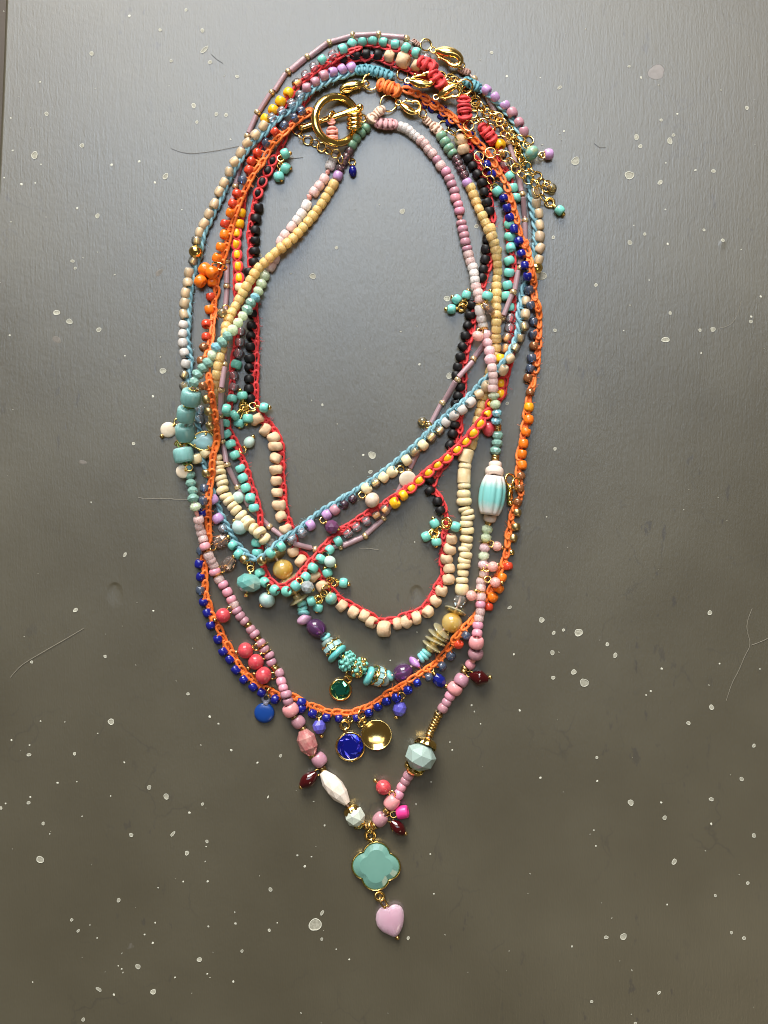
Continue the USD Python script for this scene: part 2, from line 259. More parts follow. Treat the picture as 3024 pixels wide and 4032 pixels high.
# ------------------------------------------------------------------ bead kinds: part name, material, shape, diameter, length
def kind(part, m, shape, D, L, smooth=True, **kw): return dict(part=part, m=m, shape=shape, D=D, L=L, smooth=smooth, **kw)
TURQ = mat('turquoise_bead', (0.19, 0.58, 0.50), 0.16, hue=0.012)
KIND = {
 'nw': kind('navy_bead', mat('navy_bead', (0.012, 0.014, 0.20), 0.12), 'ring', 35, 29, under=15),
 'yw': kind('yellow_bead', mat('yellow_bead', (0.90, 0.46, 0.015), 0.22), 'ring', 39, 33, wrap=True),
 'bw': kind('black_bead', mat('black_bead', (0.010, 0.009, 0.010), 0.46, spec=0.3), 'ring', 38, 31, wrap=True),
 'tq': kind('turquoise_bead', TURQ, 'ring', 42, 32),
 'cl': kind('clear_bead', glass('clear_glass', (0.93, 0.94, 0.99), (0.50, 0.50, 0.60), body=0.12), 'ring', 40, 31),
 'ol': kind('gold_lined_bead', glass('clear_glass2', (0.97, 0.93, 0.88), (0.6, 0.5, 0.4)), 'ring', 40, 32, lining=mat('orange_lining', (0.9, 0.42, 0.08), 0.3)),
 'gl': kind('gold_lined_bead', glass('clear_glass3', (0.97, 0.94, 0.86), (0.6, 0.52, 0.38)), 'ring', 40, 33, lining=mat('gold_lining', (0.86, 0.62, 0.24), 0.25, metal=0.6)),
 'ye': kind('yellow_bead', mat('yellow_bead', (0.90, 0.46, 0.015), 0.22), 'ring', 42, 33),
 'bk': kind('black_bead', mat('black_bead', (0.010, 0.009, 0.010), 0.46, spec=0.3), 'ring', 41, 31),
 'wd': kind('wooden_bead', mat('wood_bead', (0.74, 0.53, 0.34), 0.62, bump=(2500, 0.5), mottle=(0.66, 0.42, 0.25), var=0.07), 'ring', 50, 37, lump=0.16, jit=0.2),
 'WD': kind('wooden_bead', mat('wood_bead', 0), 'ring', 60, 52, lump=0.1),
 'fg': kind('frosted_gold_bead', frost('frosted_gold', (0.98, 0.83, 0.62), 0.40, 0.4, 0.2), 'ring', 39, 39, lining=mat('fg_lining', (0.90, 0.74, 0.46), 0.4)),
 'op': kind('opal_bead', frost('opal_bead', (1.0, 0.93, 0.87), 0.18, 0.35, 0.12), 'ring', 40, 34),
 'cr': kind('cream_bead', mat('cream_bead', (0.82, 0.69, 0.42), 0.25), 'ring', 43, 36),
 'GB': kind('gold_ball', GOLD, 'ball', 58, 48),
 'gd': kind('gold_bead', GOLD, 'ring', 26, 20, hole=0.4),
 'gm': kind('matte_gold_bead', GOLDM, 'ring', 38, 30),
 'li': kind('lilac_bead', mat('lilac_bead', (0.50, 0.29, 0.55), 0.18), 'ring', 42, 34),
 'mv': kind('mauve_bead', mat('mauve_bead', (0.47, 0.235, 0.29), 0.24, hue=0.012), 'ring', 41, 26),
 'mV': kind('mauve_bead', mat('mauve_bead', 0), 'ring', 42, 34),
 'MV': kind('large_mauve_bead', mat('mauve_bead', 0), 'ring', 60, 42),
 'pk': kind('pink_bead', mat('pink_bead', (0.70, 0.30, 0.38), 0.24, hue=0.015), 'ring', 42, 28),
 'PK': kind('large_pink_bead', mat('salmon_bead', (0.78, 0.32, 0.33), 0.22), 'ring', 64, 42),
 'pf': kind('frosted_pink_bead', frost('frosted_pink', (0.89, 0.46, 0.44), 0.12, 0.4, sub=True), 'ring', 40, 33, e=2.6),
 'pw': kind('frosted_white_bead', frost('frosted_white', (0.92, 0.72, 0.69), 0.30, 0.4, sub=True), 'ring', 40, 34, e=2.5),
 'pc': kind('facet_pink_bead', frost('milky_pink', (0.84, 0.44, 0.48), 0.1, 0.4, 0.12, sub=True), 'facet', 44, 34, smooth=False),
 'pr': kind('rose_quartz_bead', frost('rose_quartz', (0.88, 0.36, 0.32), 0.16, 0.4, 0.15, sub=True), 'ball', 42, 40),
 'gn': kind('pale_green_bead', frost('pale_green', (0.50, 0.64, 0.40), 0.1, 0.4, 0.15, sub=True), 'facet', 43, 32, smooth=False),
 'tg': kind('faceted_green_bead', mat('facet_green', (0.22, 0.40, 0.34), 0.10, coat=0.5), 'facet', 44, 32, smooth=False),
 'bl': kind('faceted_blue_bead', mat('facet_blue', (0.22, 0.48, 0.56), 0.12, coat=0.5), 'facet', 43, 32, smooth=False),
 'TG': kind('recycled_glass_bead', frost('teal_glass', (0.19, 0.38, 0.365), 0.30, 0.45, 0.26, sub=True), 'ring', 78, 60, hole=0.3, e=3.2),
 'gr': kind('green_stone_bead', mat('green_stone', (0.15, 0.33, 0.24), 0.22, mottle=(0.24, 0.36, 0.22)), 'ring', 43, 31),
 'pu': kind('purple_glass_bead', glass('purple_glass', (0.72, 0.50, 0.55), (0.22, 0.10, 0.15)), 'ring', 38, 28),
 'dp': kind('dark_purple_bead', glass('dark_purple_glass', (0.48, 0.30, 0.38), (0.10, 0.04, 0.07)), 'ring', 38, 30),
 'ap': kind('apricot_bead', frost('apricot_frost', (0.91, 0.45, 0.165), 0.12, 0.36, sub=True), 'ring', 40, 31, hole=0.2, e=2.7, jit=0.03),
 'sh': kind('shell_bead', mat('shell_cream', (0.76, 0.60, 0.32), 0.28, mottle=(0.82, 0.70, 0.46), mscale=500), 'ring', 53, 22, jit=0.13, lump=0.04, hole=0.12, e=2.8),
 'ST': kind('shell_tube', mat('shell_tube', (0.66, 0.50, 0.27), 0.28, mottle=(0.78, 0.66, 0.42), mscale=700), 'tube', 53, 50, hole=0.15),
 'SB': kind('round_shell_bead', mat('shell_cream', 0), 'ring', 57, 42, hole=0.12),
 'xt': kind('crystal_bead', glass('crystal', (0.95, 0.93, 0.88), (0.35, 0.33, 0.28), 0.01), 'facet', 52, 44, smooth=False),
 'cd': kind('clear_disc', glass('disc_glass', (1.0, 0.91, 0.55), (0.85, 0.62, 0.20), body=0.30), 'ball', 88, 19),
 'ct': kind('clear_spacer', glass('disc_glass', 0), 'ring', 34, 18),
 'AM': kind('amber_ball', mat('amber_stone', (0.90, 0.50, 0.08), 0.07, sss=0.7, trans=0.35, coat=0.5, mottle=(0.80, 0.58, 0.24), mscale=260), 'ball', 84, 82),
 'tc': kind('turquoise_chip', mat('turquoise_chip', (0.22, 0.60, 0.60), 0.25), 'ring', 46, 19, hole=0.1, jit=0.15),
 'TD': kind('turquoise_disc', mat('turquoise_stone', (0.11, 0.47, 0.48), 0.22, mottle=(0.17, 0.56, 0.55), mscale=500), 'ring', 84, 27, hole=0.1, lump=0.05),
 'fd': kind('frosted_aqua_disc', frost('frosted_aqua', (0.60, 0.83, 0.82), 0.3, 0.5), 'ring', 52, 30, hole=0.2),
 'RG': kind('gold_ring_bead', GOLD, 'ringbead', 78, 38),
 'VW': kind('woven_bead', TURQ, 'woven', 88, 56),
 'Vg': kind('woven_bead', GOLD, 'woveng', 88, 56),
 'AY': kind('amethyst_bead', glass('amethyst', (0.38, 0.16, 0.44), (0.10, 0.02, 0.14), body=0.18), 'ball', 80, 90),
 'pp': kind('purple_shell_chip', mat('purple_shell', (0.43, 0.18, 0.56), 0.25, mottle=(0.62, 0.38, 0.66), mscale=600), 'chip', 72, 40),
 'pl': kind('lilac_shell_chip', mat('lilac_shell', (0.56, 0.30, 0.48), 0.3, mottle=(0.72, 0.50, 0.60), mscale=600), 'chip', 72, 38),
 'nv': kind('navy_bead', mat('navy_bead', (0.012, 0.014, 0.20), 0.12), 'ring', 37, 30),
 'nm': kind('metallic_blue_bead', mat('metal_blue', (0.03, 0.045, 0.42), 0.16, metal=0.7), 'ring', 36, 29),
 'nc': kind('blue_glass_bead', glass('blue_glass', (0.34, 0.45, 0.66), (0.02, 0.04, 0.14), body=0.15), 'ring', 38, 30),
 'co': kind('copper_glass_bead', mat('copper_glass', (0.42, 0.17, 0.07), 0.08, trans=0.4, metal=0.3), 'ring', 38, 30),
 'og': kind('orange_bead', mat('orange_bead', (0.88, 0.19, 0.015), 0.2), 'ring', 41, 33),
 'oy': kind('amber_yellow_bead', mat('amber_yellow', (0.92, 0.36, 0.015), 0.2), 'ring', 41, 33),
 'rd': kind('coral_bead', mat('coral_bead', (0.72, 0.07, 0.03), 0.14, trans=0.2), 'ring', 38, 30),
 'gs': kind('gold_spacer', BRASS, 'tube', 30, 14, hole=0.5),
 'gS': kind('gold_spacer', GOLD, 'tube', 42, 5, hole=0.5),
 'GR': kind('gold_rondelle', BRASS, 'tube', 32, 13, hole=0.5),
 'kn': kind('knot', PINKC, 'chip', 26, 26),
 'QZ': kind('strawberry_quartz_bead', mat('strawberry_quartz', (0.66, 0.22, 0.22), 0.10, trans=0.35, mottle=(0.80, 0.40, 0.36), mscale=700), 'facet', 80, 98, smooth=False, rows=(0.42, 0.9, 0.9, 0.42), zs=(-1, -0.42, 0.42, 1)),
 'WS': kind('white_shell_bead', mat('white_shell', (0.80, 0.68, 0.58), 0.25, mottle=(0.86, 0.77, 0.68), mscale=400), 'facet', 72, 148, smooth=False, seg=9, rows=(0.36, 0.82, 0.93, 0.82, 0.36), zs=(-1, -0.45, 0, 0.45, 1)),
 'WF': kind('white_stone_bead', mat('white_stone', (0.66, 0.72, 0.62), 0.2, trans=0.15), 'facet', 82, 76, smooth=False, seg=7, rows=(0.42, 0.9, 0.9, 0.42)),
 'MF': kind('mint_stone_bead', mat('mint_stone', (0.44, 0.58, 0.53), 0.18, trans=0.2), 'facet', 116, 104, smooth=False, seg=8, rows=(0.40, 0.92, 0.92, 0.40)),
 'cp': kind('bead_cap', GOLD, 'cap', 92, 36), 'cq': kind('bead_cap', GOLD, 'capr', 84, 30),
 'cP': kind('bead_cap', GOLD, 'cap', 64, 24), 'cQ': kind('bead_cap', GOLD, 'capr', 66, 26),
 'CE': kind('ribbed_ceramic_bead', None, 'ribbed', 110, 142),
 'WC': kind('white_clay_disc', mat('white_clay', (0.78, 0.64, 0.55), 0.5, bump=(3000, 0.3)), 'ring', 76, 33, hole=0.2, e=3),
 'Wc': kind('white_clay_disc', mat('white_clay', 0), 'ring', 52, 27, hole=0.2, e=3),
}
# the ribbed ceramic bead: pale glaze on the ribs' ends, aqua in the grooves
def ceramic_material(axis, centre):
    n = {'g': ('texture_coordinate', {}), 'geo': ('geometry', {}), 'd': ('vector_math', {'math_type': 'subtract', 'vector2': tuple(map(float, centre))}),
         'dp': ('vector_math', {'math_type': 'dot_product', 'vector2': tuple(map(float, axis))}), 'ab': ('math', {'math_type': 'absolute'}),
         'mr': ('map_range', {'from_min': 0.0015, 'from_max': 0.0040, 'to_min': 0, 'to_max': 1}),
         'pn': ('noise_texture', {'scale': 900, 'detail': 4}), 'ad': ('math', {'math_type': 'multiply_add', 'value2': 0.6, 'value3': -0.3}), 'sm': ('math', {'math_type': 'add', 'use_clamp': True}),
         'po': ('rgb_ramp', {'ramp': [(0.44, (0, 0, 0)), (0.54, (1, 1, 1))]}), 'm1': ('mix', {'color1': (0.20, 0.52, 0.50), 'color2': (0.72, 0.66, 0.62)}),
         'm2': ('mix', {'color2': (0.72, 0.64, 0.60)}), 'k': ('math', {'math_type': 'multiply', 'value2': 0.75}), 'p': ('principled_bsdf', {'roughness': 0.4})}
    l = [('geo.position', 'd.vector1'), ('d.vector', 'dp.vector1'), ('dp.value', 'ab.value1'), ('ab.value', 'mr.value'), ('geo.position', 'pn.vector'), ('pn.fac', 'ad.value1'),
         ('mr.result', 'sm.value1'), ('ad.value', 'sm.value2'), ('sm.value', 'm1.fac'), ('geo.pointiness', 'po.fac'), ('po.color', 'k.value1'), ('k.value', 'm2.fac'), ('m1.color', 'm2.color1'), ('m2.color', 'p.base_color')]
    return usdkit.material(stage, '/World/Looks/ribbed_ceramic', n, l, surface='p.BSDF')

def bead_shape(k, D, L, seed):
    R, s = D / 2, k['shape']
    if s == 'ring': m = ring_bead(R, L, k.get('hole', 0.24), k.get('e', 2.05))
    elif s == 'tube': m = tube_bead(R, L, k.get('hole', 0.4))
    elif s == 'ball': m = ball(R, L)
    elif s == 'facet': m = faceted(R, L, k.get('seg', 8), k.get('rows', (0.52, 0.93, 0.93, 0.52)), k.get('zs', (-1, -0.38, 0.38, 1)))
    elif s == 'chip': m = chip(R, L, seed)
    elif s == 'ribbed': m = ribbed(R, L)
    elif s == 'cap': m = cap_shape(R, L)
    elif s == 'capr': m = cap_shape(R, L); m = (m[0] * np.array([1, -1, -1]), m[1])
    if k.get('lump'): m = lumpy(m, k['lump'], seed)
    return m
def lay_bead(neck, k, pos, tan, L=None, D=None, seed=0):
    """one bead as a part of its necklace, hole along the strand"""
    D = D or k['D']; L = L or k['L']; r = np.random.default_rng(seed); t = np.array([tan[0], tan[1], tan[2] if len(tan) > 2 else 0.0])
    if k.get('jit', 0.05): t = t / np.linalg.norm(t) + r.normal(size=3) * k.get('jit', 0.05)
    M = frame_axis(t) @ np.array(trimesh.transformations.rotation_matrix(r.random() * 6.28, (0, 0, 1)))[:3, :3]
    s = k['shape']; sc = 1 + 0.045 * r.normal(); L = L * (1 + 0.05 * r.normal())
    if s == 'ringbead':
        base = put(k['part'], world(ring_bead(D / 2 * 0.55, L * 0.9, 0.3), pos, M), GOLD, neck)
        for z in (-1, 1):
            a = np.arange(60) * 2 * np.pi / 60; wav = np.stack([D / 2 * 0.94 * np.cos(a), D / 2 * 0.94 * np.sin(a), z * L * 0.40 + 3.0 * np.cos(8 * a)], 1)
            put('gold_rim', world(tube(wav, 3.6, 6, True), pos, M), GOLD, base)
        for q in range(10):
            a = q * 2 * np.pi / 10; bx = trimesh.creation.box((D * 0.1, D * 0.22, L * 0.5)); bx.apply_translation((D / 2 * 0.88, 0, 0)); bx.apply_transform(trimesh.transformations.rotation_matrix(a, (0, 0, 1)))
            put('enamel_panel', world((bx.vertices, np.asarray(bx.faces)), pos, M), mat('aqua_enamel', (0.40, 0.66, 0.68), 0.2), base, smooth=False)
        return base
    if s in ('woven', 'woveng'):
        g = s == 'woveng'; base = put(k['part'], world(ball(D / 2 * 0.72, L * 0.85), pos, M), mat('bead_core', (0.20, 0.45, 0.40), 0.5), neck)
        n = 34; small, gold = [], []
        for q in range(n):
            z = 1 - 2 * (q + 0.5) / n; a = q * 2.39996; d = np.array([math.sqrt(1 - z * z) * math.cos(a), math.sqrt(1 - z * z) * math.sin(a), z])
            c = d * np.array([D / 2 * 0.82, D / 2 * 0.82, L / 2 * 0.95]); b = ring_bead(8.6, 11, 0.3, n=8, seg=10); Mq = frame_axis(np.cross(d, r.normal(size=3)))
            bb = (b[0] @ Mq.T + c, b[1]); (gold if (q % 3 != 0) == g and (g or q % 5 == 0) else small).append(bb)
        if small: put('tiny_turquoise_beads', world(cat(small), pos, M), TURQ, base)
        if gold: put('tiny_gold_beads', world(cat(gold), pos, M), GOLD, base)
        return base
    m = k['m']
    if s == 'ribbed': m = ceramic_material(np.array([t[0], -t[1], t[2]]) / np.linalg.norm(t), W(np.asarray(pos, float))[0])
    p = put(k['part'], world(bead_shape(k, D * sc, L, seed), pos, M), m, neck, k['smooth'])
    if k.get('lining'): put('lining', world(tube_bead(D * 0.26, L * 0.82, 0.6), pos, M), k['lining'], p)
    return p

exec_order = []
# ------------------------------------------------------------------ the strands, as they lie
# strung: beads in order along the thread.  "tile kind x,y ..."; kind*n spreads n beads along a line; '.' is thread only
STRUNG = {
'pink': '''
j . 580,800 575,1190 pw 600,1250 595,1380 555,1480 kn 520,1570 a pf 1195,1255 1155,1310 1115,1360 kn 1075,1400 pw 1050,1470 1010,1540 975,1590 pf 930,1645
c pf 1085,55 1050,105 . 1020,190 pf 1000,250 970,310 gn 915,385 890,450 865,510 bl 840,565 tg 803,607 775,665 gn 738,715 700,770 655,830 tg 612,880 570,930 bl 523,972 gn 493,1035 tg 453,1095 410,1140 370,1190 345,1255 gS 337,1312
TG 315,1378 gS 298,1452 TG 275,1517 e gS 275,130 TG 268,212 gS 262,302 TG 255,398 gS 285,460 bl 290,500 tg 305,563 315,630 330,692 333,752 gn 352,818 kn 362,872
pf 378,925 385,985 400,1035 415,1085 pk 430,1145 gS 450,1180 pf 460,1218 480,1260 500,1300 pk 510,1350 gS 535,1380 pf 545,1412 pk 578,1457 612,1516 645,1577
g pf 460,585 mv 482,630 510,675 545,717 gs 575,747 mv 597,785 628,823 gs 652,860 mv 678,897 gS 692,922 mv 707,948 gS 728,972 mv 748,996 765,1052 gs 783,1085 gs 799,1105 mv 830,1140 pk 845,1212 862,1264 mv 885,1316 900,1368 PK 922,1442 gs 955,1500 MV 985,1540 gs 1025,1595
i QZ 437,255 gs 476,365 MV 533,397 gs 558,470 gs 566,490 WS 660,625 cQ 785,800 WF 825,860 cP 868,915 gs 915,938 gs 945,942 gs 985,935 MV 1030,883 gs 1083,815 PK 1126,743 pk 1180,682 1204,622 mv 1236,572 1260,528 cq 1302,472 MF 1360,372 cp 1408,256 kn 1418,235 GR 1432,195 1441,170 1452,145 1464,120 1475,98 1485,75 1495,52 1506,28
h mv 920,1428 950,1380 pk 978,1328 PK 1018,1268 MV 1070,1200 gs 1092,1128 gs 1100,1105 pk 1143,1072 kn 1165,1040 MV 1188,982 PK 1193,892 pk 1200,818 1206,752 pf 1215,695 1226,640 pk 1227,582 pf 1230,522 gS 1230,485 pf 1230,447 1235,392 gS 1248,360 pf 1256,332 gS 1258,295 pc 1250,255 gn 1255,185 pc 1262,117 gS 1268,76
f gn 1132,1137 1140,1078 gs 1148,1032 Wc 1160,992 CE 1175,830 WC 1192,660 Wc 1198,610 gs 1198,568 gs 1199,548 tg 1200,505 1212,450 1215,394 gs 1215,347 gs 1215,325 bl 1205,288 1210,232 gn 1198,170 1188,108 d gn 815,1568 pf 808,1490 812,1428 808,1368 800,1300 pc 785,1222 775,1142 755,1066 738,988 gS 715,948 pw 715,906 700,842 685,762 gS 690,708 pf 682,662 670,602 650,542 pw 640,480 632,420 620,362 pf 597,305 580,242 mv 567,187 pf 550,127 mv 540,62 524,8
b mv 797,1572 787,1526 778,1478 768,1436 kn 758,1392 pk 755,1346 745,1300 725,1254 mv 718,1202 697,1152 680,1110 pk 656,1062 pf 618,1018 mv 590,975 pf 556,930 525,898 500,860 pf 470,833 pw 440,808 414,788 388,764 358,746 328,735 . 290,720 180,715 100,690''',
'apricot': '''
b . 215,600 190,610 80,690 gr 75,745 40,778 5,820 j gr 870,1175 pu 830,1275 785,1360 740,1440 702,1520 li 665,1632
ap*25 a 1270,1300 1180,1450 1080,1585 c 1150,80 1000,200 860,330 780,450 700,600 640,700 602,800 ap*8 c 596,850 578,940 545,1060 528,1180 520,1250 510,1330 ap*6 500,1400 m 880,620 e 495,200 505,330
sh 520,425 530,465 540,500 548,540 555,585 572,628 572,682 600,735 628,770 655,812 683,848 725,895 762,935 790,962 828,1000 875,1030 915,1082
xt 965,1128 ct 985,1175 cd 1000,1225 AM 1065,1330 cd 1110,1412 ct 1140,1470 cd 1160,1515 ct 1180,1555 cd 1195,1580 g tc 1015,577 1018,615 1028,652 pl 1038,700 AY 1132,775 tc 1206,845 fd 1227,893 RG 1262,928 TD 1300,982 VW 1383,1045 Vg 1482,1095 TD 1560,1165
h RG 392,1165 fd 442,1195 tc 487,1163 AY 595,1143 pp 698,1060 tc 742,1020 768,1000 787,975 ct 815,945 cd 830,925 ct 845,905 cd 860,880 ct 868,862 cd 880,835 ct 893,820 cd 912,800 AM 995,730 cd 1022,632 xt 1060,550 SB 1075,455
sh 1077,385 1085,325 1090,268 1095,222 1108,178 1094,132 1115,98 1112,45 f SB 988,1145 sh 995,1088 988,1035 1000,992 997,955 975,928 SB 973,875 970,822 sh 973,763 ST 972,692 sh 978,620 ST 985,545
ap*15 1030,462 1062,320 1078,240 1108,160 1130,70 d 730,1540 755,1420 790,1310 830,1220 837,1120 838,1040 ap*16 838,1010 840,880 838,780 838,680 845,590 840,500 855,420 850,330 840,240 815,110 785,0 ap*10 b 1025,1640 1010,1600 980,1520 950,1450 930,1400 890,1320 860,1240 835,1178
li 810,1142 pu 790,1085 770,1042 750,1002 733,968 gr 702,928 677,890 650,845 622,802 . 600,760 510,680 470,640''',
'bugle': None,
}
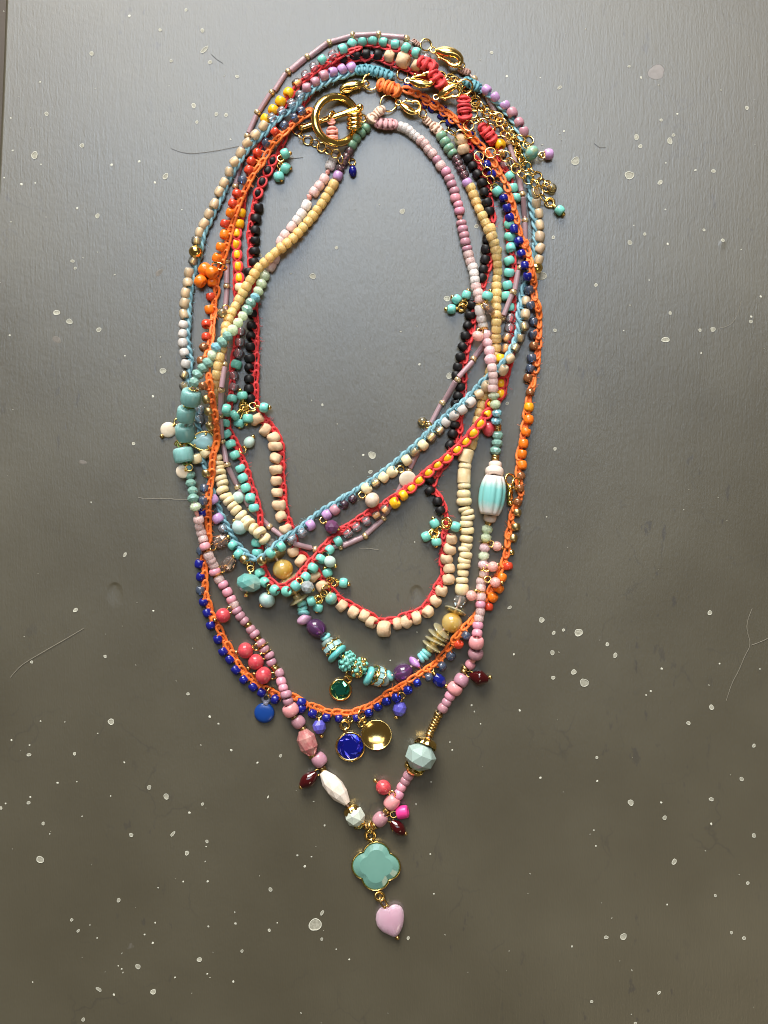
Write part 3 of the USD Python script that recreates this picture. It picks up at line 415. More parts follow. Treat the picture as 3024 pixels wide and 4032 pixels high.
# crocheted: the cord's path, and each bead held at its side
CROCHET = {
'blue': dict(cord='''j 1490,190 1250,140 950,90 830,165 740,190 600,230 480,290 380,345 250,430 100,560 a 1000,620 960,680 850,740 790,795 720,880 640,945 570,1020 510,1110 440,1230 400,1300 360,1420 310,1500 270,1600
c 430,20 410,110 385,250 350,330 325,430 315,520 305,600 300,690 300,780 290,850 290,930 305,1010 325,1090 300,1180 290,1260 330,1400 360,1560 e 390,200 400,330 410,390 425,480 470,640 520,760 560,870 600,950 640,1030 680,1100 720,1150 790,1220 850,1265 900,1220 960,1175 1020,1110 1090,1060 1170,1020 1250,950 1330,890 1410,830 1500,785 1600,715
f 40,880 130,830 220,770 300,720 390,650 460,600 520,545 600,480 670,410 740,340 820,270 880,210 950,165 1010,100 1070,50 d 640,1490 720,1410 800,1350 870,1280 930,1210 980,1110 1030,1000 1050,900 1040,800 1065,690 1065,620 1090,540 1140,470 1165,350 1180,240 1205,130 1200,30 b 1320,1620 1310,1550 1300,1450 1280,1350 1265,1260 1268,1170 1262,1090 1240,940 1200,820 1160,720 1120,660 1080,620 1030,570 980,520 920,470 860,420 790,400''',
 beads='''j li 590,125 730,85 860,60 mV 215,355 335,270 460,180 a cl 1000,570 930,640 850,700 770,755 fg 700,820 635,895 570,960 515,1040 465,1115 422,1195 380,1285 340,1358 300,1460 255,1540 215,1620
c fg 385,30 gl 362,100 GB 355,190 gl 335,265 fg 300,360 290,445 272,525 265,610 258,700 op 255,785 250,860 250,935 262,1015 275,1105 gl 262,1195 262,1288 m cl 690,600 cr 640,1310 cl 680,740 cr 770,1225
e li 495,760 535,915 cl 575,1000 tq 655,1135 705,1205 gm 750,1250 gm 895,1260 tq 965,1200 1050,1145 cl 1140,1085 1220,1035 li 1290,970 1425,885 mV 1490,845 dp 1565,800 1635,755
f cr 265,780 gl 330,740 cr 388,700 450,660 555,575 gl 615,515 cr 675,465 gl 735,408 795,360 op 840,300 900,250 960,210 1020,155 fg 1080,95 d fg 745,1470 905,1320 965,1215 gl 1015,1115 1065,1020 1100,915 fg 1110,800 1115,680 fg 1200,440 GB 1205,370 fg 1235,290 1245,185 1245,80
b fg 1335,1620 1332,1530 1335,1450 1330,1365 1310,1290 1305,1215 mV 1220,770 1185,705 1135,635 li 1083,580 1010,520 950,470''',
 mat=BLUEC, style='rope', R=15),
'turquoise': dict(cord='''b 560,300 480,240 410,205 330,180 240,160 150,140 60,130 0,150 a 1530,175 1430,205 1350,235 1270,290 1200,310 1130,370 1060,430 1000,470 960,520 920,580 870,660 820,760 740,870 680,960 640,1060 600,1180 570,1300 545,1400 530,1500 515,1600 c 700,10 690,100 680,200 680,290 685,380 680,460 675,560 690,660 700,800 690,870 680,960 660,1040 650,1110 645,1180 655,1260 640,1340 635,1420 630,1480 620,1560
e 620,190 650,240 690,320 715,390 755,470 785,560 810,640 840,710 865,790 880,860 885,950 880,1050 885,1160 890,1250 915,1330 960,1420 1040,1475 1110,1455 1170,1410 1230,1340 1290,1270 1350,1200 1400,1140 1460,1080 1520,1020 1600,970 f 20,1130 100,1070 200,1000 300,940 380,890 450,850 530,790 620,720 700,650 780,595 860,530 940,460 1000,395 1060,320 1120,250 1190,200 1240,130 1270,60 d 880,1600 920,1530 930,1450 940,1350 970,1250 990,1150 1005,1000 1010,900 1000,780 1000,700 985,620 990,480 1010,400 1005,330 1005,260 970,200 965,120 960,50 b 1120,1640 1115,1550 1100,1440 1115,1330 1135,1250 1130,1150 1110,1080 1070,1030 1035,950 1040,880 1000,840 920,740''',
 beads='''b tq 440,200 365,165 288,138 203,120 125,105 50,112 a tq 1592,120 1507,128 1425,150 1345,195 cl 1265,240 tq 1180,282 cl 1112,340 1045,405 ol 975,475 ye 905,550 840,620 780,690 720,765 b cl 513,240 a ye 515,1530 500,1620 rd 610,1110 rd 585,1190
c yw 690,40 685,130 692,215 700,310 708,405 cr 715,480 cl 720,840 715,930 705,1020 tq 685,1110 cl 665,1200 665,1295 tq 650,1390 605,1500 600,1590 e tq 605,225 640,310 675,398 718,505 740,585 763,665 800,750 830,830 850,1115 860,1195 880,1365 918,1435 1000,1500 1095,1510 1170,1465 1250,1395 1310,1320 1375,1245 1447,1170 1515,1100
f cl 130,1108 195,1062 265,1018 ol 335,975 400,935 ye 470,885 530,830 yw 588,778 648,722 715,665 780,610 852,560 920,500 985,440 1040,378 1090,310 1140,240 1165,165 1235,95 1240,20 d ye 880,1215 ol 930,1120 940,1020 cl 962,930 965,835 tq 968,735 930,630 945,530 960,410 960,300 975,180 965,75
b tq 1125,1615 1125,1535 1120,1445 1165,1250 1140,1180 1118,1095 cl 1085,1010 ol 1065,930 ye 1050,865''',
 mat=RED, style='chain', R=14),
'black': dict(cord='''b 580,400 500,365 410,335 350,300 260,280 180,245 100,225 30,240 a 1590,275 1520,270 1440,275 1370,280 1300,310 1240,350 1180,410 1120,500 1050,600 960,760 900,860 860,950 810,1080 760,1180 700,1260 660,1360 620,1440 610,1520 600,1600 c 790,20 800,110 795,200 800,290 800,340 820,440 835,540 840,640 850,740 855,830 850,910 855,990 850,1070 850,1130 845,1200 840,1280 850,1340 845,1420 880,1490 920,1560 970,1600
e 890,80 940,130 1000,190 1040,260 1055,320 1060,400 1065,490 1060,570 1075,640 1075,720 1080,790 1090,860 1120,930 1145,1000 1170,1100 1190,1190 1230,1200 1280,1250 1330,1320 1390,1400 1440,1470 h 0,450 60,510 130,560 170,580 240,620 300,650 350,670 380,710 410,722 480,710 560,690 640,650 720,640 790,580 820,520 850,440 910,380 920,300 910,240 910,160 930,100 920,30 f 845,1050 845,980 830,910 800,840 750,790 760,720 800,650 860,580 930,440 945,380 945,290 960,200 960,130 975,60 d 540,1500 545,1420 540,1300 560,1180 580,1090 600,1010 610,920 640,830 640,760 680,650 720,550 740,440 770,380 785,290 775,200 b 985,1540 1000,1450 1000,1380 975,1280 980,1200 960,1120 930,1050 890,980 850,920 820,850 790,760 785,690 785,520''',
 beads='''b wd 450,290 WD 347,255 wd 245,225 bk 160,215 78,210 10,220 a bk 1535,235 1440,245 1350,275 bw 775,1105 735,1190 690,1280 655,1370 bk 660,1490 640,1580 c bk 840,15 840,95 835,185 830,275 790,355 815,700 810,795 805,880 800,965 795,1060 790,1135 790,1230 790,1310 800,1390
e wd 855,105 920,190 990,255 1005,325 1005,425 1008,515 1012,605 1020,705 1035,805 1050,900 1085,1000 1150,1185 1215,1265 1325,1390 1385,1470 h wd 95,590 188,645 278,675 335,725 WD 440,780 wd 545,740 620,725 705,690 800,642 860,550 908,468 965,378 970,285 950,205 975,132 992,45
f bk 800,940 780,875 723,797 720,720 870,465 890,385 905,320 915,165 928,110 945,45 d bk 500,1480 465,1370 480,1290 505,1195 525,1100 550,1000 570,905 595,805 615,710 705,460 720,380 735,290 745,195 755,115 b bk 950,1620 960,1545 970,1350 955,1285 935,1210 920,1145 885,1080 850,1020 820,965 wd 785,900 765,830''',
 mat=RED, style='chain', R=14),
'orange': dict(cord='''j 270,690 a 1040,740 980,770 930,820 880,870 820,920 770,980 720,1060 690,1120 640,1180 600,1240 570,1310 530,1390 500,1460 470,1540 440,1630 c 600,180 570,270 545,340 535,400 510,460 530,530 500,610 510,690 490,760 490,840 480,920 455,990 440,1060 450,1150 460,1220 470,1290 480,1370 500,1450 515,1530 525,1610
e 515,100 520,190 530,270 510,340 490,420 490,500 480,590 470,680 460,760 460,850 455,930 460,1010 465,1080 435,1170 415,1250 430,1330 430,1400 435,1480 440,1560 g 225,480 240,540 265,610 280,680 330,760 360,820 395,890 440,970 480,1030 510,1100 570,1160 640,1220 720,1270 800,1310 870,1325 950,1330 1010,1360 1080,1400 1160,1430 1250,1460 1330,1460 1400,1470 1470,1440 1550,1420 h 380,1370 460,1310 540,1270 620,1220 700,1170 760,1120 830,1080 890,1030 940,970 980,920 1020,860 1070,800 1130,740 1180,680
f 1180,1490 1210,1430 1250,1350 1270,1270 1290,1200 1290,1120 1310,1050 1310,990 1340,920 1390,840 1375,750 1360,660 1370,600 1380,510 1395,420 1410,330 1425,240 1440,120 1450,60 d 1155,1540 1190,1440 1210,1320 1220,1210 1240,1120 1230,1000 1245,900 1240,790 1215,700 1190,630 1195,560 1190,470 1170,380 1150,290 1120,180 1100,80 b 1240,1640 1200,1520 1170,1400 1140,1310 1120,1220 1080,1130 1040,1060 1000,990 960,920 910,870 850,820 800,760 740,690 680,640 600,590 530,540 460,500 400,480 340,460''',
 beads='''b nw 380,440 500,575 555,605 625,655 685,705 835,790 890,862 935,935 nv 952,1012 988,1082 1075,1255 1100,1325 1120,1395 1150,1475 1185,1570 nw 490,520 565,560 635,610 760,718 d nv 1005,15 1050,120 1075,235 1105,345 1130,445 nc 1145,570 1160,715 1185,870 1180,985 co 1190,1095 nc 1170,1210 1155,1305 co 1135,1395 1155,1530
f oy 1442,190 og 1440,280 1420,370 1403,455 1393,530 1393,610 co 1383,690 1375,780 1360,880 gm 1355,955 1345,1060 1328,1140 gd 1315,1245 rd 1290,1345 og 1245,1425 1225,1505 1180,1570 rd 1150,1640 h nc 1110,835 rd 1050,905 nc 985,1000 910,1085 805,1175 nm 710,1220 635,1280 540,1340 460,1370 390,1415 315,1465 nv 215,1505 70,1510
g nv 1215,1505 1100,1470 1010,1430 1010,1380 795,1355 685,1300 615,1255 540,1195 475,1115 425,1030 370,965 328,865 270,750 240,650 210,560 nc 185,465 nv 185,355 175,250 e nc 395,1180 nv 405,870 nc 415,770 425,670 gm 440,545 m gm 785,1525 785,450 820,625 840,835 c co 415,1285 400,1080 420,970 rd 440,885 440,780 og 465,660 rd 475,555 og 490,440 530,240 560,150 590,50
a rd 385,1620 og 430,1530 rd 450,1455 485,1375 nc 530,1265 rd 580,1180 600,1110 650,1040 nc 725,960 rd 795,870 nc 870,820 955,755 1010,700''',
 mat=ORANGE, style='chain', R=15),
}
GOLDS = [(1600,153),(1491,136),(1390,139),(1297,168),(1210,224),(1135,283),(1070,364),(1014,443),(974,536),(948,630),(927,734),(907,830),(897,930),(894,1030),(892,1127),(888,1230),(886,1330),(884,1435),(872,1535),(867,1637),(875,1737),(895,1830),(935,1919),(987,2002),(1061,2075),(1142,2135),(1241,2164),(1340,2154),(1438,2110),(1510,2040),(1560,1950),(1610,1853),(1650,1768),(1690,1674),(1742,1587),(1802,1495),(1865,1413),(1925,1330),(1978,1250),(2021,1151),(2047,1056),(2066,960),(2068,868),(2057,765),(2032,653),(2002,560),(1955,450),(1910,370),(1868,310)]
KIND['bu'] = kind('bugle_bead', frost('bugle_mauve', (0.70, 0.48, 0.53), 0.2, 0.4, 0.2), 'tube', 21, 84, hole=0.35)
KIND['gb'] = kind('gold_lined_bead', mat('clear_gold', (0.80, 0.60, 0.34), 0.10, trans=0.4, metal=0.4), 'ring', 27, 17, hole=0.3)

def read(text):
    """-> list of (kind, plan point)"""
    out, t, k, n, run = [], None, None, 0, []
    def flush():
        nonlocal run
        if run: out.extend((k, p) for p in resample(np.array(run), n=n))
        run = []
    for w in text.split():
        if ',' in w:
            p = S(t, *map(float, w.split(',')))
            if n: run.append(p)
            else: out.append((k, p))
        elif w in TILES and len(w) == 1: t = w
        else:
            flush(); k, _, c = w.partition('*'); n = int(c) if c else 0
    flush()
    return out

STR = {}       # name -> dict(path, R (per sample), beads [(kind, point, sample)], ...)
for name, text in STRUNG.items():
    if name == 'bugle':
        seq = [('.', np.array((1640.0, 172.0)))]
        for a, b in zip(GOLDS, GOLDS[1:] + [None]):
            seq.append(('gb', np.array(a, float)))
            if b: seq.append(('bu', (np.array(a) + np.array(b)) / 2))
        seq.append(('.', np.array((1829.0, 274.0))))
    else: seq = read(text)
    C = np.array([p for _, p in seq]); path = resample(C, step=5.0); d = np.r_[0, np.cumsum(np.linalg.norm(np.diff(C, axis=0), axis=1))]
    ps = gaussian_filter1d(path, 2.0, axis=0); ps[0], ps[-1] = path[0], path[-1]
    Rk = np.array([KIND[k]['D'] / 2 if k in KIND else 14 for k, _ in seq]); R = np.interp(np.linspace(0, d[-1], len(path)), d, Rk)
    beads = [(k, p, int(round(s / d[-1] * (len(path) - 1)))) for (k, p), s in zip(seq, d)]
    gaps = np.diff(d); Ls = np.array([KIND[k]['L'] if k in KIND else 30 for k, _ in seq]); LL = []
    for i, (k, p, s) in enumerate(beads):
        q = [gaps[j] / (0.5 * (Ls[i] + Ls[i2])) for j, i2 in ((i - 1, i - 1), (i, i + 1)) if 0 <= j < len(gaps)]
        LL.append(Ls[i] * float(np.clip(np.mean(q), 0.72, 1.16)) if name != 'bugle' or k != 'bu' else 2 * gaps[i] - 18)
    STR[name] = dict(path=ps, R=R, beads=beads, L=LL, z0=np.maximum(gaussian_filter1d(R, 3), 0), strung=True)
for name, c in CROCHET.items():
    ps = smooth_path(pts(c['cord']), 5.0, 14.0); tr = cKDTree(ps); bs = []
    for k, p in read(c['beads']): bs.append((k, p, int(tr.query(p)[1])))
    STR[name] = dict(path=ps, R=np.full(len(ps), c['R']), beads=bs, z0=np.full(len(ps), 18.0), strung=False)

# ---- which strand lies over which, and how high each is lifted by what it lies on
BASE = {'black': 0, 'turquoise': 1, 'bugle': 2, 'apricot': 3, 'blue': 4, 'orange': 5, 'pink': 6}
NAMES = list(BASE)
def rank(a, b, p):
    """True where strand a lies over strand b at plan points p"""
    x, y = p[:, 0], p[:, 1]; up = np.full(len(p), BASE[a] > BASE[b])
    def sw(u, v, where):
        nonlocal up
        if (a, b) == (u, v): up = np.where(where, True, up)
        if (b, a) == (u, v): up = np.where(where, False, up)
    sw('turquoise', 'bugle', y > 1750); sw('turquoise', 'apricot', (y > 1400) & (x > 1050)); sw('apricot', 'pink', (y > 700) & (y < 1130) & (x > 960) & (x < 1300))
    sw('bugle', 'apricot', (y > 1450) & (x < 1000))
    return up
P, RR, SI, KI, DZ = [], [], [], [], []
for si, nme in enumerate(NAMES):
    s = STR[nme]; n = len(s['path'])
    P.append(s['path']); RR.append(s['R']); SI.append(np.full(n, si)); KI.append(np.arange(n)); DZ.append(np.zeros(n))
    if not s['strung']:
        P.append(np.array([b[1] for b in s['beads']])); RR.append(np.array([KIND[b[0]]['D'] / 2 * 0.9 for b in s['beads']])); SI.append(np.full(len(s['beads']), si)); KI.append(np.array([b[2] for b in s['beads']]))
        DZ.append(np.array([KIND[b[0]]['D'] / 2 - 18 for b in s['beads']]))
P, RR, SI, KI, DZ = np.vstack(P), np.concatenate(RR), np.concatenate(SI), np.concatenate(KI), np.concatenate(DZ)
pairs = cKDTree(P).query_pairs(60, output_type='ndarray')
i, j = pairs[:, 0], pairs[:, 1]; dd = np.linalg.norm(P[i] - P[j], axis=1); ok = (SI[i] != SI[j]) & (dd < (RR[i] + RR[j]) * 0.97); i, j, dd = i[ok], j[ok], dd[ok]
upper = np.zeros(len(i), bool)
for a in range(7):
    for b in range(7):
        m = (SI[i] == a) & (SI[j] == b)
        if m.any(): upper[m] = rank(NAMES[a], NAMES[b], P[i[m]])
U, Lw = np.where(upper, i, j), np.where(upper, j, i); need = np.sqrt(np.maximum((RR[i] + RR[j]) ** 2 - dd ** 2, 0)) * 0.86
Z = [STR[n]['z0'].copy() for n in NAMES]
def allz(): return np.concatenate([Z[s][KI[SI == s]] for s in range(7)]) + DZ if False else np.array([0])
off = [np.flatnonzero(SI == s) for s in range(7)]
def gather():
    z = np.zeros(len(P))
    for s in range(7): z[off[s]] = Z[s][KI[off[s]]] + DZ[off[s]]
    return z
for it in range(14):
    z = gather(); req = z[Lw] + need - DZ[U]
    for s in range(7):
        m = SI[U] == s; t = Z[s].copy(); np.maximum.at(t, KI[U[m]], np.minimum(req[m], 150))
        n = len(t); env = t.copy(); steep = 2.6        # plan units of height per 5-unit step: a strand bends gently
        for k in range(1, n): env[k] = max(env[k], env[k - 1] - steep)
        for k in range(n - 2, -1, -1): env[k] = max(env[k], env[k + 1] - steep)
        Z[s] = env
for s in range(7): Z[s] = np.maximum(gaussian_filter1d(Z[s], 3.0), STR[NAMES[s]]['z0'] * 0.9)
for s, n in enumerate(NAMES): STR[n]['z'] = Z[s]
zz = gather(); TREE = cKDTree(P)
print('highest strand', {n: round(float(Z[s].max())) for s, n in enumerate(NAMES)})
def lift(x, y, r, on=True, skip=None, lim=110):
    """height of the centre of something of radius r laid on the strands (or beside them) at x, y"""
    z = r
    if on:
        for q in TREE.query_ball_point((x, y), r + 45):
            if skip is not None and NAMES[SI[q]] == skip: continue
            d = np.linalg.norm(P[q] - (x, y)); R = r + RR[q]
            if d < R * 0.95: z = max(z, zz[q] + 0.85 * math.sqrt(R * R - d * d))
    return min(z, lim)
# ------------------------------------------------------------------ the setting: a painted table top, its left edge just in view, the floor far below
SC1, SC2 = K, 1.0
def table_material():
    n = {'geo': ('geometry', {}),
         'mp': ('mapping', {'mapping_type': 'point', 'scale': (1500, 150, 1)}), 'br': ('noise_texture', {'scale': 1.0, 'detail': 5, 'roughness': 0.62, 'distortion': 0.8}),
         'mp2': ('mapping', {'mapping_type': 'point', 'scale': (300, 40, 1)}), 'br2': ('noise_texture', {'scale': 1.0, 'detail': 4, 'roughness': 0.6}),
         'mg': ('mapping', {'mapping_type': 'point', 'scale': (1.0, 0.42, 1)}), 'gr': ('noise_texture', {'scale': 2100, 'detail': 4, 'roughness': 0.6}), 'op': ('noise_texture', {'scale': 240, 'detail': 2}),
         'a1': ('math', {'math_type': 'multiply_add', 'value2': 0.52}), 'a2': ('math', {'math_type': 'multiply_add', 'value2': 0.48}), 'a3': ('math', {'math_type': 'multiply_add', 'value2': 0.30, 'value3': 0.0}),
         'bp': ('bump', {'strength': 0.55, 'distance': 0.00012}),
         # colour: warm grey paint, slightly blotched, with dark scuffs and rubbed pale patches
         'bl': ('noise_texture', {'scale': 26, 'detail': 4}), 'rb': ('rgb_ramp', {'ramp': [(0.3, (0.068, 0.059, 0.037)), (0.7, (0.087, 0.077, 0.049))]}),
         'sm': ('mapping', {'mapping_type': 'point', 'scale': (330, 130, 1)}), 'sn': ('noise_texture', {'scale': 1.0, 'detail': 4, 'roughness': 0.65}), 'sr': ('rgb_ramp', {'ramp': [(0.62, (0, 0, 0)), (0.66, (1, 1, 1))]}),
         'zn': ('noise_texture', {'scale': 22, 'detail': 2}), 'zr': ('rgb_ramp', {'ramp': [(0.48, (0, 0, 0)), (0.62, (1, 1, 1))]}), 'zm': ('math', {'math_type': 'multiply'}), 'zk': ('math', {'math_type': 'multiply', 'value2': 0.7}),
         'x1': ('mix', {'color2': (0.045, 0.040, 0.034)}),
         # hairline cracks and scratches, only in worn areas
         'vw': ('noise_texture', {'scale': 130, 'detail': 3}), 'vs': ('vector_math', {'math_type': 'scale', 'scale': 0.010}), 'va': ('vector_math', {'math_type': 'add'}),
         'vo': ('voronoi_texture', {'feature': 'distance_to_edge', 'scale': 75}), 'vr': ('rgb_ramp', {'ramp': [(0.0, (1, 1, 1)), (0.022, (0, 0, 0))]}),
         'vz': ('noise_texture', {'scale': 48, 'detail': 3}), 'vzr': ('rgb_ramp', {'ramp': [(0.54, (0, 0, 0)), (0.64, (1, 1, 1))]}), 'vm': ('math', {'math_type': 'multiply'}), 'vk': ('math', {'math_type': 'multiply', 'value2': 0.38}),
         'x0': ('mix', {'color2': (0.035, 0.031, 0.027)}),
         'wn': ('noise_texture', {'scale': 55, 'detail': 5, 'roughness': 0.7}), 'wr': ('rgb_ramp', {'ramp': [(0.70, (0, 0, 0)), (0.76, (0.45, 0.45, 0.45))]}), 'x2': ('mix', {'color2': (0.22, 0.21, 0.20)}),
         'rr': ('map_range', {'from_min': 0.3, 'from_max': 0.7, 'to_min': 0.31, 'to_max': 0.355}),
         'p': ('principled_bsdf', {'specular_ior_level': 1.0, 'ior': 1.68})}
    l = [('geo.position', 'mp.vector'), ('mp.vector', 'br.vector'), ('geo.position', 'mp2.vector'), ('mp2.vector', 'br2.vector'), ('geo.position', 'mg.vector'), ('mg.vector', 'gr.vector'), ('geo.position', 'op.vector'),
         ('op.fac', 'a3.value1'), ('gr.fac', 'a2.value1'), ('a3.value', 'a2.value3'), ('br.fac', 'a1.value1'), ('a2.value', 'a1.value3'),
         ('geo.position', 'bl.vector'), ('bl.fac', 'rb.fac'), ('geo.position', 'sm.vector'), ('sm.vector', 'sn.vector'), ('sn.fac', 'sr.fac'), ('geo.position', 'zn.vector'), ('zn.fac', 'zr.fac'),
         ('sr.color', 'zm.value1'), ('zr.color', 'zm.value2'), ('zm.value', 'zk.value1'), ('zk.value', 'x1.fac'), ('geo.position', 'vw.vector'), ('vw.color', 'vs.vector1'), ('geo.position', 'va.vector1'), ('vs.vector', 'va.vector2'), ('va.vector', 'vo.vector'), ('vo.distance', 'vr.fac'), ('geo.position', 'vz.vector'), ('vz.fac', 'vzr.fac'), ('vr.color', 'vm.value1'), ('vzr.color', 'vm.value2'), ('vm.value', 'vk.value1'), ('vk.value', 'x0.fac'), ('rb.color', 'x0.color1'), ('x0.color', 'x1.color1'),
         ('geo.position', 'wn.vector'), ('wn.fac', 'wr.fac'), ('wr.color', 'x2.fac'), ('x1.color', 'x2.color1'), ('x2.color', 'p.base_color'), ('bl.fac', 'rr.value'), ('rr.result', 'p.roughness'), ('bp.normal', 'p.normal')]
    return n, l
n_, l_ = table_material()
# small dents in the paint, as relief in the height that feeds the bump
DENTS = [(452, 2306, 27), (1640, 2316, 25), (2844, 950, 13)]
prev = 'a1.value'
for q, (x, y, r) in enumerate(DENTS):
    c = W((x, y, 0))[0]
    n_[f'dv{q}'] = ('vector_math', {'math_type': 'distance', 'vector2': tuple(map(float, c))})
    n_[f'ds{q}'] = ('vector_math', {'math_type': 'subtract', 'vector2': tuple(map(float, c))}); n_[f'dd{q}'] = ('vector_math', {'math_type': 'dot_product', 'vector2': (0.0, 0.72, 0.0)}); n_[f'de{q}'] = ('math', {'math_type': 'add'})
    n_[f'dr{q}'] = ('map_range', {'range_type': 'smoothstep', 'clamp': True, 'from_min': 0.0, 'from_max': r * K, 'to_min': -2.3 if q < 2 else 0.9, 'to_max': 0})
    n_[f'da{q}'] = ('math', {'math_type': 'add'})
    l_ += [('geo.position', f'ds{q}.vector1'), (f'ds{q}.vector', f'dd{q}.vector1'), (f'dv{q}.value', f'de{q}.value1'), (f'dd{q}.value', f'de{q}.value2')]
    l_ += [('geo.position', f'dv{q}.vector1'), (f'de{q}.value', f'dr{q}.value'), (f'dr{q}.result', f'da{q}.value1'), (prev, f'da{q}.value2')]; prev = f'da{q}.value'
l_.append((prev, 'bp.height'))
TABLE = usdkit.material(stage, '/World/Looks/painted_table', n_, l_, surface='p.BSDF')
# the board: rounded left edge, running slightly askew
prof = [(0, -420), (0, -14)] + [(14 - 14 * math.cos(t), -14 + 14 * math.sin(t)) for t in np.linspace(0.2, math.pi / 2, 6)] + [(9000, 0), (9000, -420)]
rows = []
for y in np.linspace(-5200, 7600, 65):
    ex = 20 - 0.042 * y + 2.0 * math.sin(y / 260.0)
    rows.append([((x + ex if x < 8000 else x) , y, z) for x, z in prof])
V = np.array(rows).reshape(-1, 3); V = np.stack([(V[:, 0] - 1512) * K, (2016 - V[:, 1]) * K, V[:, 2] * K], 1)
F = grid_faces(65, len(prof), False, True)
F = F if trimesh.Trimesh(V, F, process=False).face_normals[np.argmax(np.abs(trimesh.Trimesh(V, F, process=False).face_normals[:, 2]) * (V[F].mean(1)[:, 2] > -1e-6))][2] > 0 else F[:, ::-1]
usdkit.mesh(stage, '/World/table_top', (V, F), TABLE, smooth=40)
setd('/World/table_top', kind='structure', label='dark grey brush-painted table top speckled with pale paint drops')
FLOOR = usdkit.material(stage, '/World/Looks/floor', {'geo': ('geometry', {}), 'n': ('noise_texture', {'scale': 6, 'detail': 5}), 'r': ('rgb_ramp', {'ramp': [(0.3, (0.035, 0.026, 0.018)), (0.7, (0.07, 0.05, 0.034))]}), 'p': ('principled_bsdf', {'roughness': 0.6})},
    [('geo.position', 'n.vector'), ('n.fac', 'r.fac'), ('r.color', 'p.base_color')], surface='p.BSDF')
usdkit.mesh(stage, '/World/floor', (np.array([(-3, -3, -0.45), (3, -3, -0.45), (3, 3, -0.45), (-3, 3, -0.45)], float), np.array([[0, 1, 2], [0, 2, 3]])), FLOOR)
setd('/World/floor', kind='structure', label='dark brown floor below the table edge')

